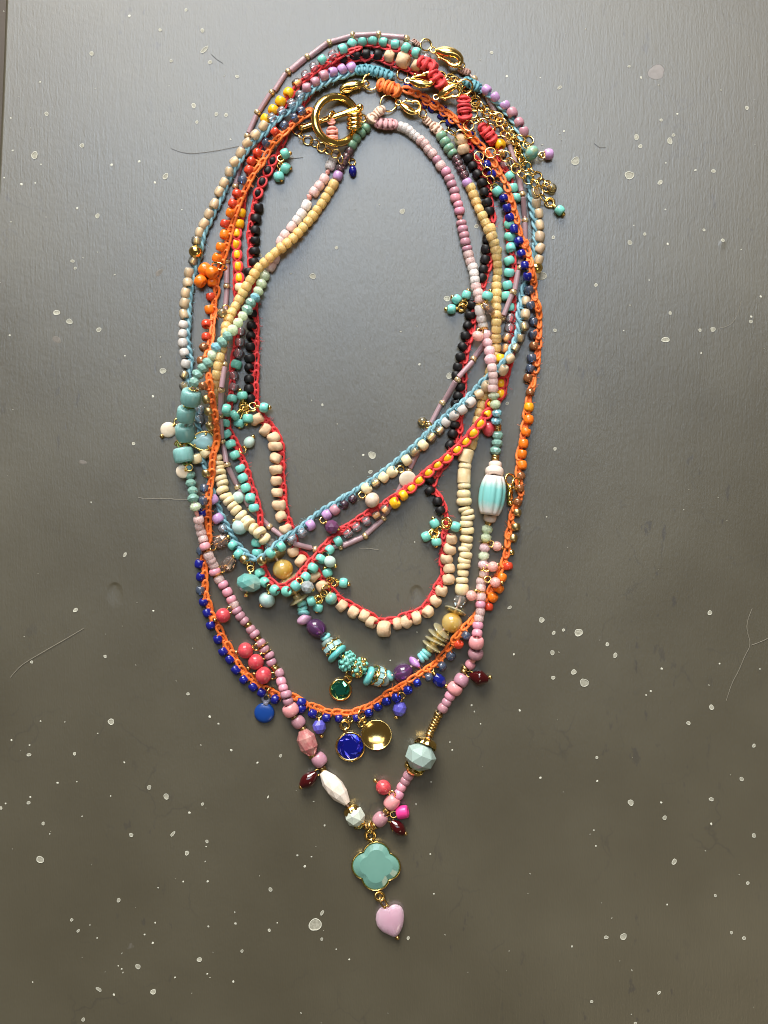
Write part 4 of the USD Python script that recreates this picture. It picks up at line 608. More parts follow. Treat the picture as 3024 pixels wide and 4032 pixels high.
# dried paint drops: (tile, x, y, radius, [stretch, angle])
SPECKS = '''p 1046,196,11 1322,200,14 1335,325,22,2.2,-40 1372,406,14 1549,500,12,1.2 598,350,15 1118,399,10 1265,690,16,1.2,90 1413,746,13 1477,751,13 1286,798,10 304,744,14 535,951,15,1.3 225,1014,25,1.25,80 1081,1152,20,1.4,-65 1012,1193,8 909,1055,9 729,1077,9 636,1411,16 504,1360,8 140,1204,9 83,984,7 261,536,7 1215,65,10 1506,911,6 845,104,9 229,1197,6 268,1075,6 27,1161,6 70,772,6 1187,1370,5
q 187,260,14,1.7,-40 678,110,10,1.5 1510,404,14 904,490,11,1.3,30 1018,446,8 991,596,12 965,638,22,1.2,80 730,610,20,1.2,80 757,675,14 298,780,32 680,880,34 897,930,17,1.4,-35 1274,850,15,1.2 1146,844,9,1.3,-30 217,568,8 62,1592,34 142,1320,12 788,1296,11 683,1356,18,1.2,80 950,1366,9 1207,1267,10 443,1656,12 1608,1738,9 968,1855,12 1178,1976,11 1270,1970,19,1.3,-20 1538,1915,13 1540,1880,9 153,1977,13 935,2043,25,1.9,-5 710,1235,5 934,1122,6 937,793,7 1340,1340,12 1470,1405,5 1187,2138,7 762,190,9,1.4,70 638,1978,5 819,1621,5 50,190,5
r 725,70,22,1.2,-15 1370,37,9 1427,83,7 265,66,6 75,190,7 193,223,6 189,286,13,1.5,-15 487,279,11,1.3,-50 812,335,6 1510,255,9 974,499,15 1086,559,20 1323,608,10,1.4,-15 1237,664,9 376,469,8 502,461,5 198,562,7 187,599,12 37,604,6 282,735,11 325,803,5 857,810,14 1129,803,14,2.2,-45 1352,852,11 1347,885,5 1221,928,15 262,971,26 1197,1114,6 1357,1113,8 1033,1154,5 775,1236,14,1.6,-60 468,1365,10 511,1436,10,1.6,-50 587,1398,5 1014,1383,6 1361,1407,7 1538,1388,9 635,1483,6 998,1515,8 945,1460,6 1581,1568,10 1303,1624,17 901,1670,18 773,1665,5 795,1685,6 1143,1740,6 1354,1717,6 645,1818,16,1.9,35 1001,1834,19 744,1853,8 1524,1768,8 544,2016,13 213,1771,5 723,555,5 536,688,5 638,146,5 6,634,10
s 45,56,15,1.3,15 109,125,10,1.6,-50 161,110,8 242,124,23 395,186,10 437,245,13,1.6,-60 102,231,13 216,334,15 106,364,11 272,391,25 685,316,7 627,436,6 602,457,5 951,522,14 828,607,11 942,18,13,1.4,-60 1177,727,10 339,790,8,1.3,-40 341,915,6 38,898,7,1.5,-30 1112,905,12 520,1031,17 682,1030,6 950,1013,12,1.2 701,1112,12 1177,1206,12 949,1144,7 752,1346,15,1.8,-60 1144,1460,9,1.4 971,1527,8 714,1575,5 389,1750,11,1.7,-15 481,1746,19 1057,1724,8 1124,1754,10,1.5,-10 206,1798,6 671,2045,9,1.7,-35 311,2092,8 545,2208,8 994,289,5 1209,318,5 334,1262,5 323,1178,5
t 274,284,15,1.2 336,327,15,1.2 478,367,12,1.2 788,566,16 351,35,9,1.6 364,69,7 47,394,5 740,689,6 646,918,8,1.2 605,1455,10,1.9,-50 365,1724,11,1.7,-50 509,1948,8 153,1975,7 441,1202,4 742,1727,5 910,2129,8 604,493,4
i 556,1648,17,2.6,-58 i 500,1745,58,1.15,-70 217,365,13,1.7,-60 28,422,9,1.6,-50 135,1457,17 125,1790,12 415,1268,11 577,934,9 354,1178,9 470,1190,7 115,702,9,2,-60 1259,1855,13,1.7,-70 672,1945,6 1324,760,8 1440,1168,7 1469,1492,8 778,2028,8 554,1863,12 1619,318,8 1447,578,8 1600,254,7 190,1730,6
f 305,540,30,1.15,70 293,660,14,1.4,-40 1632,493,13 1285,163,12,1.4,-40 1571,987,6 613,1170,5 1303,1645,14,1.7,-20 240,538,9
h 1467,610,18,1.5,-30 709,807,7 491,1038,6 1500,988,9 1155,1404,9 1548,1447,10 1228,1556,7 690,75,8
d 380,655,30 402,1375,32 122,1268,12 1373,82,16 1387,950,18 1265,442,42
c 1310,390,27 1503,157,14 85,1160,24 1388,1440,11 882,220,14
b 988,197,12 1098,370,9 1483,450,13,1.6,-30 878,1458,16,1.3,-60 1438,1540,13 1592,987,30 1515,768,6 340,1350,20,1.2,-70'''
SPK = mat('dried_paint', (0.38, 0.37, 0.30), 0.5, var=0.25, mottle=(0.27, 0.26, 0.205), mscale=1800)
RIM = mat('paint_rim', (0.56, 0.555, 0.47), 0.5, var=0.2)
r_ = np.random.default_rng(3)
def speck_shape(x, y, rad, st, ang, h):
    n = 22; a = np.arange(n) * 2 * np.pi / n; w = 1 + 0.10 * np.sin(2 * a + r_.random() * 6) + 0.06 * np.sin(3 * a + r_.random() * 6) + 0.03 * r_.normal(size=n)
    q = np.stack([rad * w * math.sqrt(st) * np.cos(a), rad * w / math.sqrt(st) * np.sin(a)], 1); c, s = math.cos(ang), math.sin(ang)
    return q @ np.array([[c, s], [-s, c]]) + (x, y)
t = None; LAID = []
for w in SPECKS.split():
    if len(w) == 1: t = w; continue
    f_ = [float(q) for q in w.split(',')]; x, y = S(t, f_[0], f_[1]); rad = f_[2] * TILES[t][2] * 0.92; st = f_[3] if len(f_) > 3 else 1.0; ang = math.radians(f_[4]) if len(f_) > 4 else 0.0
    if any(math.hypot(x - X, y - Y) < 0.7 * (rad + Q) for X, Y, Q in LAID): continue      # named twice in overlapping crops
    LAID.append((x, y, rad)); big = rad > 11
    o = speck_shape(x, y, rad, st, ang, 2); c = o.mean(0)
    p = put('paint_drop' if big else 'paint_speck', world(loft(o, [(1.0, 0.2), (0.96, 0.8), (0.80, 1.0 if not big else 0.7), (0.45, 1.2 if not big else 0.6)])), SPK if rad > 5.0 else RIM, '/World/table_top')
    if rad > 5.0: put('raised_rim', world(tube(np.c_[c + (o - c) * 0.90, np.full(len(o), 0.5)], min(1.8, 0.9 + rad * 0.045), 6, True)), RIM, p)
ms = []
for q in range(170):
    x, y = r_.random() * 3400 - 150, r_.random() * 4500 - 200; rad = 1.6 + 2.6 * r_.random() ** 2
    ms.append(loft(speck_shape(x, y, rad, 1 + r_.random(), r_.random() * 3, 1)[::3], [(1.0, 0.2), (0.7, 1.0)]))
pth = put('fine_paint_flecks', world(cat(ms)), mat('fleck_paint', (0.36, 0.35, 0.29), 0.5), '/World/table_top'); setd(pth, kind='stuff')

PATCH = mat('bare_patch', (0.30, 0.275, 0.265), 0.5, mottle=(0.25, 0.23, 0.22))
for x, y, rad, st, ang in [(870, 152, 55, 1.1, 0.2)]: put('bare_patch', world(loft(speck_shape(*S('q', x, y), rad * TILES['q'][2], st, ang, 1), [(1, 0.1), (0.97, 0.5), (0.5, 0.5)])), PATCH, '/World/table_top')
for x, y, rad, st, ang in [(770, 90, 16, 1.7, -0.9), (275, 415, 18, 1.3, 0.6), (400, 1008, 14, 2.4, 0.1)]: put('bare_patch', world(loft(speck_shape(*S('t', x, y), rad * TILES['t'][2], st, ang, 1), [(1, 0.1), (0.97, 0.5), (0.5, 0.5)])), mat('rubbed_patch', (0.19, 0.17, 0.15), 0.5, mottle=(0.13, 0.12, 0.10)), '/World/table_top')
# stray hairs and fibres lying on the paint
def hair(text, r, label, m, name='hair'):
    r *= 0.55; q = smooth_path(pts(text), 8, 20); q = np.c_[q, np.full(len(q), r + 0.4) + 1.5 * np.abs(np.sin(np.arange(len(q)) / 17.0))]
    p = numbered('/World', name); usdkit.mesh(stage, p, world(tube(q, r, 5)), m, smooth=True); setd(p, label=label, category=name.replace('_', ' '))
HD, HL = mat('dark_hair', (0.09, 0.08, 0.07), 0.5), mat('pale_fibre', (0.34, 0.31, 0.25), 0.6)
hair('p 1115,968 1180,996 1250,1005 1400,987 1560,955', 1.3, 'thin dark curved hair touching the blue cord beads at upper left', HD)
hair('t 50,2050 95,1995 150,1960 250,1902 320,1862 405,1812', 1.5, 'pale curved fibre lying alone at the lower left', HL, 'fibre')
hair('t 670,1180 740,1186 800,1183 860,1188 934,1190', 1.3, 'pale straight fibre pointing at the faceted green beads on the left', HL, 'fibre')
hair('s 1168,-5 1140,60 1136,110 1165,190 1130,240 1100,320 1060,390 1028,490', 1.5, 'long wavy pale fibre at the right edge, lower half', HL, 'fibre')
hair('s 1165,190 1210,175 1260,150', 1.3, 'short pale fibre branching off the wavy one at the right edge', HL, 'fibre')
hair('q 1310,1962 1370,1955 1420,1920 1450,1850 1470,1770', 1.1, 'faint curved pale fibre by a paint drop at the right', HL, 'fibre')
hair('f 210,1213 280,1217 352,1224', 1.4, 'short pale fibre inside the loop of wooden beads', HL, 'fibre')
hair('p 1380,355 1420,390 1455,412', 1.4, 'short dark bent hair at the top left near a teardrop of paint', HD)
hair('q 430,655 470,685 512,682', 1.3, 'short dark kinked hair right of the chain ends', HD)
hair('j -200,1375 30,1378 160,1363', 1.6, 'tiny straight dark hair inside the loop, left of the pink beads', HD)

# ------------------------------------------------------------------ the necklaces
INFO = {'black': ('red crocheted cord necklace edged with matte black and pale wooden beads'),
        'turquoise': ('red crocheted cord necklace edged with turquoise, clear and yellow beads'),
        'bugle': ('thin necklace of slim mauve glass tubes with a gold seed bead between each'),
        'apricot': ('frosted apricot and cream shell bead necklace with amethyst and turquoise at its centre'),
        'blue': ('light blue crocheted cord necklace edged with frosted gold, cream and lilac beads'),
        'orange': ('orange crocheted cord necklace edged with navy, blue glass and orange beads'),
        'pink': ('long pink bead necklace with toggle clasp, green quatrefoil pendant and pale heart')}
NAMEOF = {'black': 'black_bead_necklace', 'turquoise': 'turquoise_bead_necklace', 'bugle': 'tube_bead_necklace', 'apricot': 'shell_bead_necklace', 'blue': 'blue_cord_necklace', 'orange': 'orange_cord_necklace', 'pink': 'pendant_necklace'}
NK = {n: thing(NAMEOF[n], INFO[n], 'necklace') for n in NAMES}

def chain_stitch(path, z, pitch, w, r):
    """crocheted chain: each stitch a loop drawn through the one before"""
    d = np.r_[0, np.cumsum(np.linalg.norm(np.diff(path, axis=0), axis=1))]; n = int(d[-1] / pitch); T = np.gradient(path, axis=0); T /= np.linalg.norm(T, axis=1)[:, None]
    out = []; t = np.arange(18) * 2 * np.pi / 18
    for q in range(n):
        g = np.random.default_rng(q + n); ww = w * (0.75 + 0.5 * g.random())
        s = np.clip((q + 0.16 * g.normal()) * pitch + pitch * (1.62 + 0.14 * g.normal()) * (0.5 - 0.5 * np.cos(t)), 0, d[-1]); x = np.interp(s, d, path[:, 0]); y = np.interp(s, d, path[:, 1]); h = np.interp(s, d, z)
        tx, ty = np.interp(s, d, T[:, 0]), np.interp(s, d, T[:, 1]); o = ww * np.sin(t) * (0.75 + 0.45 * np.cos(t)) + g.normal() * 1.0
        out.append(tube(np.stack([x - ty * o, y + tx * o, h + 5.0 * np.cos(t) + 1.0 * g.normal()], 1), r * (0.92 + 0.16 * g.random()), 7, True))
    return out
def rope(path, z, pitch, R, r):
    d = np.r_[0, np.cumsum(np.linalg.norm(np.diff(path, axis=0), axis=1))]; s = np.arange(0, d[-1], 4.0); x, y, h = np.interp(s, d, path[:, 0]), np.interp(s, d, path[:, 1]), np.interp(s, d, z)
    tx, ty = np.gradient(x), np.gradient(y); L = np.hypot(tx, ty); tx, ty = tx / L, ty / L; out = []
    for k in range(2):
        a = 2 * np.pi * (s / pitch + k / 2) + 0.5 * np.sin(s / 61.0); o = R * np.cos(a)
        out.append(tube(np.stack([x - ty * o, y + tx * o, h + R * 0.8 * np.sin(a)], 1), r, 7))
    return out
for name in NAMES:
    s = STR[name]; path, z = s['path'], s['z']; T = np.gradient(gaussian_filter1d(path, 3, axis=0), axis=0); dz = np.gradient(z); T3 = np.c_[T, dz]
    if s['strung']:
        put('thread', world(tube(np.c_[path, z][::2], 5.0 if name != 'bugle' else 3.5, 6)), THREAD, NK[name])
        for q, (k, p, i0) in enumerate(s['beads']):
            if k == '.': continue
            kk = KIND[k]
            lay_bead(NK[name], kk, (p[0], p[1], z[i0]), T3[i0], L=s['L'][q] if kk['shape'] in ('ring', 'tube', 'facet') and kk['D'] < 72 else None, seed=q * 13 + len(name))
    else:
        c = CROCHET[name]; st = chain_stitch(path, z, 37, 9.0 if name != 'orange' else 10.4, 5.1 if name != 'orange' else 5.7) if c['style'] == 'chain' else rope(path, z, 70, 6.0, 6.4)
        put('crocheted_cord', world(cat(st)), c['mat'], NK[name])
        g = np.random.default_rng(len(path)); fz = []           # loose fibres of the yarn
        for q in range(520):
            i0 = g.integers(2, len(path) - 2); a = g.random() * 6.28; t0 = T[i0] / np.linalg.norm(T[i0]); nn = np.array([-t0[1], t0[0]]); b0 = np.array([*(path[i0] + nn * 11 * math.cos(a)), z[i0] + 8 * abs(math.sin(a))])
            d0 = np.array([*(nn * math.cos(a) + t0 * g.normal() * 0.9), abs(math.sin(a)) * 0.7]); d0 /= np.linalg.norm(d0); L0 = 7 + 11 * g.random(); k0 = g.normal(size=3) * 3
            fz.append(tube(np.array([b0, b0 + d0 * L0 * 0.5 + k0 * 0.5, b0 + d0 * L0 + k0 * 1.5]) * [1, 1, 1], 0.75, 3))
        fp = put('cord_fibres', world(cat(fz)), c['mat'], NK[name]); setd(fp, kind='stuff')
        for q, (k, p, i0) in enumerate(s['beads']):
            kk = KIND[k]; lay_bead(NK[name], dict(kk, jit=kk.get('jit', 0.18)), (p[0], p[1], z[i0] + kk['D'] / 2 - 18 - kk.get('under', 0)), T3[i0], seed=q * 17 + len(name))
            # the stitch that holds the bead: a short bight of cord through its hole
            tt = T[i0] / np.linalg.norm(T[i0]); c0 = path[i0]; zb = z[i0] + kk['D'] / 2 - 18
            if kk.get('wrap'):
                for sg in (-1, 1):
                    nn = np.array([-tt[1], tt[0]]) * sg; hl = kk['L'] * 0.75; ra = kk['D'] * 0.44
                    b = np.array([[*(p - tt * hl), zb + 4], [*(p - tt * hl * 0.6 + nn * ra * 0.8), zb + 11], [*(p + nn * ra), zb + 12], [*(p + tt * hl * 0.6 + nn * ra * 0.8), zb + 11], [*(p + tt * hl), zb + 4]])
                    put('bead_stitch', world(tube(smooth_path(b, 5, 7), 5.6, 7)), c['mat'], NK[name])
            elif kk['D'] < 56 and np.linalg.norm(p - c0) > 6:
                hl = kk['L'] * 0.55
                b = np.array([[*(c0 - tt * hl), z[i0]], [*(p - tt * hl * 0.95 - (p - c0) * 0.3), zb], [*p, zb], [*(p + tt * hl * 0.95 - (p - c0) * 0.3), zb], [*(c0 + tt * hl), z[i0]]])
                put('bead_stitch', world(tube(smooth_path(b, 5, 4), 4.6, 6)), c['mat'], NK[name])

# ------------------------------------------------------------------ knots, rings, clasps, chains
def macrame(neck, text, w, m, n=None, on=True, z=None, part='macrame_knot', skip=True):
    q = smooth_path(pts(text), 4, 6); L = len(q) * 4; n = n or max(3, int(L / (w * 0.21))); T = np.gradient(q, axis=0); T /= np.linalg.norm(T, axis=1)[:, None]; out = []; g = np.random.default_rng(int(L))
    mid = q[len(q) // 2]; zc = z if z is not None else lift(*mid, w * 0.45, on, skip=neck)
    zs = np.full(len(q), zc); out.append(tube(np.c_[q, zs], w * 0.28, 8))
    for k in range(n):
        i0 = int((k + 0.5) / n * (len(q) - 1)); t = T[i0]; a = np.arange(20) * 2 * np.pi / 20; wob = w / 2 * (0.72 + 0.1 * g.random()) * (0.8 if k in (0, n - 1) else 1)
        al = w * 0.16 * np.sin(a + (0 if k % 2 else np.pi)) + w * 0.05 * g.normal()
        o = wob * np.cos(a); h = wob * 0.85 * np.sin(a)
        out.append(tube(np.stack([q[i0, 0] + t[0] * al - t[1] * o, q[i0, 1] + t[1] * al + t[0] * o, zc + h], 1), w * 0.125, 7, True))
    return put(part, world(cat(out)), m, NK[neck])
def ring(neck, t, x, y, R, r=4.0, tilt=0.25, ang=0.0, z=None, part='jump_ring', parent=None, m=None, on=True, scale=True):
    s = TILES[t][2] if scale else 1; p = S(t, x, y); R = R * s
    zz_ = z if z is not None else lift(*p, 8, on) + R * math.sin(tilt) * 0.6
    nrm = (math.sin(tilt) * math.cos(ang), math.sin(tilt) * math.sin(ang), math.cos(tilt))
    return put(part, world(tube(circle((p[0], p[1], zz_), R, nrm), r, 8, True)), m or GOLD, parent or NK[neck])
def chain(neck, text, R=19, r=3.4, z=None, part='chain_link'):
    q = smooth_path(pts(text), 4, 8); d = np.r_[0, np.cumsum(np.linalg.norm(np.diff(q, axis=0), axis=1))]; n = max(2, int(d[-1] / (R * 1.38)))
    for k, s in enumerate(np.linspace(0, d[-1], n)):
        x, y = np.interp(s, d, q[:, 0]), np.interp(s, d, q[:, 1]); e = min(s + 5, d[-1]); tx, ty = np.interp(e, d, q[:, 0]) - np.interp(max(e - 10, 0), d, q[:, 0]), np.interp(e, d, q[:, 1]) - np.interp(max(e - 10, 0), d, q[:, 1])
        L = math.hypot(tx, ty); tx, ty = tx / L, ty / L; g = np.random.default_rng(k + 5); th = (0.28 if k % 2 == 0 else 1.05) + 0.15 * g.normal(); sg = 1 if (k // 2) % 2 else -1
        nrm = (-ty * math.sin(th) * sg, tx * math.sin(th) * sg, math.cos(th))
        zc = z if z is not None else lift(x, y, 7) + R * math.sin(th) * 0.75
        put(part, world(tube(circle((x, y, zc), R * (0.95 + 0.1 * g.random()), nrm, 22), r, 7, True)), GOLD, NK[neck])
def lobster(neck, t, x0, y0, x1, y1, flip=1, wide=1.0, z=None, dz=0):
    a, b = S(t, x0, y0), S(t, x1, y1); L = np.linalg.norm(b - a); u = (b - a) / L; v = np.array([-u[1], u[0]]) * flip * wide
    z = (z if z is not None else lift(*((a + b) / 2), 13)) + dz
    c = np.array([(-0.02, 0, 8), (0.07, 0.03, 12), (0.2, 0.08, 18), (0.38, 0.13, 21), (0.58, 0.18, 19), (0.80, 0.17, 14), (0.96, 0.04, 11), (0.94, -0.14, 10), (0.78, -0.25, 9), (0.60, -0.24, 8), (0.47, -0.15, 7)])
    q = resample(np.c_[a + np.outer(c[:, 0] * L, u) + np.outer(c[:, 1] * L, v), c[:, 2]], n=44); q = gaussian_filter1d(q, 1.2, axis=0)
    body = put('lobster_clasp', world(tube(np.c_[q[:, :2], z + 5 * np.sin(np.linspace(0, 3.1, len(q)))], q[:, 2] * L / 105, 12)), GOLD, NK[neck])
    l = np.array([(0.03, -0.05), (0.2, -0.14), (0.42, -0.17), (0.62, -0.16)])
    put('lever', world(tube(np.c_[a + np.outer(l[:, 0] * L, u) + np.outer(l[:, 1] * L, v), np.full(4, z - 2)], L * 0.065, 10)), GOLD, body)
    k = a + u * L * 0.22 - v * L * 0.20; put('lever_nub', world(ball(L * 0.06), (*k, z + 4)), GOLD, body)
    put('end_loop', world(tube(circle((*(a - u * 9), z), 11, (u[1] * 0.4, -u[0] * 0.4, 1)), 4, 8, True)), GOLD, body)
    return z

# tube bead necklace: clasp and its chain
macrame('bugle', 'b 420,112 445,135 475,150', 22, BROWNC); ring('bugle', 'b', 510, 140, 42, 3.6, 0.35); lobster('bugle', 'b', 580, 185, 772, 265, -1, 0.95, z=36)
macrame('bugle', 'b 755,318 790,335 830,345', 30, BROWNC); ring('bugle', 'b', 768, 290, 26, 3.5, 0.5)
# blue cord necklace: wrapped ends, clasp, chain
macrame('blue', 'j 945,100 1080,85 1200,110 1330,150 1450,185', 46, TEALC); ring('blue', 'b', 340, 355, 42, 3.6, 0.4)
lobster('blue', 'b', 395, 400, 580, 385, 1, 1.05, dz=14)
macrame('blue', 'b 790,400 850,430 905,458', 44, TEALC)
macrame('turquoise', 'b 470,260 530,290 580,315', 60, RED); macrame('turquoise', 'b 560,345 600,400 640,445', 58, RED)
macrame('turquoise', 'b 915,735 960,780 1010,855', 54, RED)
macrame('black', 'b 785,520 788,600 800,690', 58, RED, z=44)
lobster('black', 'b', 600, 515, 770, 455, -1, 1.0, z=52); ring('black', 'b', 795, 445, 56, 3.8, 0.35, 1.0, z=64)
macrame('orange', 'j 1250,300 1330,320 1440,360 1560,420', 58, ORANGE, z=30); ring('orange', 'j', 1140, 265, 115, 4.6, 0.2, 0.5, z=22)
macrame('orange', 'j 200,700 300,675', 30, ORANGE, z=30)
lobster('orange', 'j', 1040, 300, 700, 380, 1, 0.55, z=24)
macrame('apricot', 'j 1330,650 1270,690 1210,740', 40, CREAMC, z=34); macrame('apricot', 'j 1200,760 1120,840', 46, CREAMC, z=34); ring('apricot', 'b', 240, 563, 62, 4.2, 0.3, 0.4, z=26)
lobster('apricot', 'b', 325, 565, 475, 610, 1, 1.25, z=24); macrame('apricot', 'b 500,675 545,715', 32, CREAMC); macrame('apricot', 'b 555,722 590,752 625,775', 42, CREAMC); ring('apricot', 'b', 487, 640, 30, 3.6, 0.5)
macrame('pink', 'j 570,830 575,880', 34, PINKC, z=36); macrame('pink', 'j 578,930 585,1050 585,1160', 46, PINKC, z=38); macrame('pink', 'b 150,705 220,718 295,718', 48, MAUVEC, z=24)
# toggle ring and bar
tc = S('j', 640, 820); tp = put('toggle_ring', world(tube(circle((*tc, 42), 92, (0.42, -0.1, 0.9), 48, 1.0), 16.5, 14, True)), GOLD, NK['pink'])
for q in range(4): put('collar_rib', world(tube(circle((*S('j', 905, 735 + q * 62), 40), 24, (0.12, 1, 0), 20), 8.5, 8, True)), GOLD, tp)
put('collar_loop', world(tube(circle((*S('j', 1020, 800), 34), 15, (0.3, 0.2, 1)), 4.5, 8, True)), GOLD, tp)
ba, bb = S('j', 135, 925), S('j', 985, 650); bp = put('toggle_bar', world(tube(np.array([[*ba, 24], [*(ba * .5 + bb * .5), 25], [*bb, 42]]), 12.5, 12)), GOLD, NK['pink'])
put('bar_end', world(ball(15), (*S('j', 985, 640), 44)), GOLD, bp); put('bar_end', world(ball(14), (*ba, 24)), GOLD, bp); put('bar_loop', world(tube(circle((*S('j', 575, 770), 36), 20, (0.9, 0.2, 0.5)), 6, 8, True)), GOLD, bp)
# extension chains
chain('bugle', 'b 690,385 760,400 840,480 870,560', 18); chain('blue', 'b 620,370 690,390 750,420 850,520 930,600 1010,640 1075,700 1120,760 1160,830 1190,920 1215,990 1265,1050 1320,1090 1350,1140 1385,1175', 19)
chain('black', 'b 820,725 880,690 940,720 1000,755 1040,770 1090,790 1150,790 1210,825 1255,835', 20); chain('turquoise', 'b 980,925 1070,925 1110,975 1190,1065 1230,1105 1285,1130 1330,1210 1370,1260 1410,1285', 20)
chain('apricot', 'b 640,730 700,780 770,800 830,790', 20); chain('bugle', 'b 860,590 930,620 980,650 1040,690 1090,740', 17); chain('black', 'b 850,640 905,690', 18); chain('bugle', 'b 1120,800 1160,850 1200,960', 15)
chain('orange', 'j 75,960 140,1080 265,1125 375,1180 470,1240 560,1290 690,1320 700,1385', 18, 3.2)
chain('apricot', 'b 895,950 940,1030 975,1110 1010,1180', 18, 3.2)

# ------------------------------------------------------------------ charms
KIND.update({
 'EG': kind('turquoise_stone_drop', mat('teal_stone', (0.13, 0.36, 0.33), 0.14, mottle=(0.24, 0.40, 0.35), mscale=350, coat=0.3), 'facet', 84, 88, smooth=False, seg=9, rows=(0.45, 0.86, 0.93, 0.8, 0.4), zs=(-1, -0.5, 0, 0.5, 1)),
 'TS': kind('turquoise_stone', mat('veined_turquoise', (0.15, 0.45, 0.42), 0.2, mottle=(0.30, 0.36, 0.20), mscale=600), 'ball', 50, 50),
 'pE': kind('purple_drop', mat('plum', (0.13, 0.045, 0.11), 0.2), 'facet', 52, 50, smooth=False), 'bE': kind('beige_drop', mat('beige_stone', (0.66, 0.49, 0.37), 0.3, mottle=(0.76, 0.62, 0.5)), 'ball', 58, 56),
 'SC': kind('shell_coin', mat('striped_shell', (0.72, 0.58, 0.42), 0.28, mottle=(0.82, 0.73, 0.6), mscale=300), 'ball', 66, 17), 'aq': kind('aqua_stone_ball', mat('aqua_stone', (0.44, 0.62, 0.56), 0.22, mottle=(0.54, 0.68, 0.61), mscale=700), 'ball', 46, 46),
 'AQ': kind('aqua_stone_ball', mat('aqua_stone2', (0.36, 0.55, 0.53), 0.22, mottle=(0.48, 0.63, 0.60), mscale=700), 'ball', 60, 60), 'mo': kind('moonstone_drop', mat('moonstone', (0.52, 0.58, 0.60), 0.12, trans=0.4), 'facet', 46, 46, smooth=False),
 'rb': kind('red_jade_ball', mat('red_jade', (0.72, 0.06, 0.09), 0.22, trans=0.25, mottle=(0.78, 0.13, 0.14)), 'ball', 62, 62), 'ga': kind('garnet_drop', mat('garnet', (0.07, 0.004, 0.006), 0.04, trans=0.25, coat=0.6), 'facet', 64, 72, smooth=40, seg=8, rows=(0.25, 0.85, 0.93, 0.35), zs=(-1, -0.15, 0.15, 1)),
 'gA': kind('garnet_drop', mat('garnet', 0), 'facet', 54, 74, smooth=50, seg=10, rows=(0.35, 0.8, 0.93, 0.8, 0.4), zs=(-1, -0.4, 0.1, 0.5, 1)), 'hp': kind('hot_pink_cube', mat('hot_pink', (0.78, 0.05, 0.27), 0.3), 'ring', 50, 46, hole=0.15, e=3.4),
 'qc': kind('smoky_crystal_drop', glass('smoky_crystal', (0.80, 0.66, 0.60), (0.22, 0.13, 0.10), 0.02), 'facet', 52, 56, smooth=False, seg=8), 'py': kind('smoky_glass_drop', glass('citrine', (0.86, 0.76, 0.48), (0.30, 0.22, 0.06)), 'ball', 38, 38),
 'pb': kind('periwinkle_drop', mat('periwinkle', (0.11, 0.10, 0.48), 0.25), 'facet', 54, 54, smooth=False, seg=8), 'bc': kind('blue_crystal_drop', mat('cobalt_glass', (0.02, 0.03, 0.35), 0.05, trans=0.5), 'facet', 48, 50, smooth=False),
 'bd': kind('navy_drop', mat('navy_glass', (0.01, 0.012, 0.20), 0.06, trans=0.3), 'ball', 32, 44), 'cb': kind('citrine_ball', glass('citrine', 0), 'ball', 40, 40), 'OR': kind('orange_drop', mat('orange_bead', 0), 'ring', 52, 40),
})
def charm(neck, t, k, x, y, ringp=None, pin=None, on=True, D=None, axis=None, z=None, wire=True):
    kk = KIND[k]; D = D or kk['D']; c = S(t, x, y)
    rp = S(t, *ringp) if ringp else None; pp = S(t, *pin) if pin else None
    ax = axis if axis is not None else ((pp - rp) if (pp is not None and rp is not None) else (pp - c if pp is not None else (c - rp if rp is not None else np.array([1.0, 0]))))
    ax = np.r_[ax, 0.0] if len(ax) == 2 else np.asarray(ax, float)
    r = (kk['L'] if k == 'SC' else D) / 2; zc = z if z is not None else lift(*c, r, on)
    b = lay_bead(NK[neck], dict(kk, jit=0.04), (*c, zc), ax, D=D, seed=int(x + y))
    if pp is not None:
        g = c + (pp - c) * 0.97; put('pin_head', world(ball(8.6, seg=14, n=9), (*g, max(zc - 4, 9))), BRASS if neck == 'pink' else GOLD, b)
        put('head_pin', world(tube(np.array([[*c, zc], [*((c + g) / 2), zc - 2], [*g, max(zc - 4, 9)]]), 2.6, 6)), GOLD, b)
    if rp is not None:
        zr = max(8, lift(*rp, 5, on)); zr = 0.5 * (zr + zc) if on else zr
        put('wire_loop', world(tube(circle((*rp, zr), 13, (0.35 * ax[1] / np.linalg.norm(ax), -0.35 * ax[0] / np.linalg.norm(ax), 1)), 3.2, 8, True)), GOLD, b)
        if wire:
            e = c + (rp - c) / max(np.linalg.norm(rp - c), 1) * (np.linalg.norm(rp - c) - 11); put('wire_stem', world(tube(np.array([[*c, zc], [*((c + e) / 2), (zc + zr) / 2], [*e, zr]]), 3.0, 6)), GOLD, b)
            m2 = c + (e - c) * 0.82; u = (e - c) / max(np.linalg.norm(e - c), 1); put('wire_wrap', world(cat([tube(circle((*(m2 + u * q), zr * .7 + zc * .3), 5.5, (*u, 0.2), 12), 2.4, 6, True) for q in (-5, 0, 5)])), GOLD, b)
    return b
C_ = charm
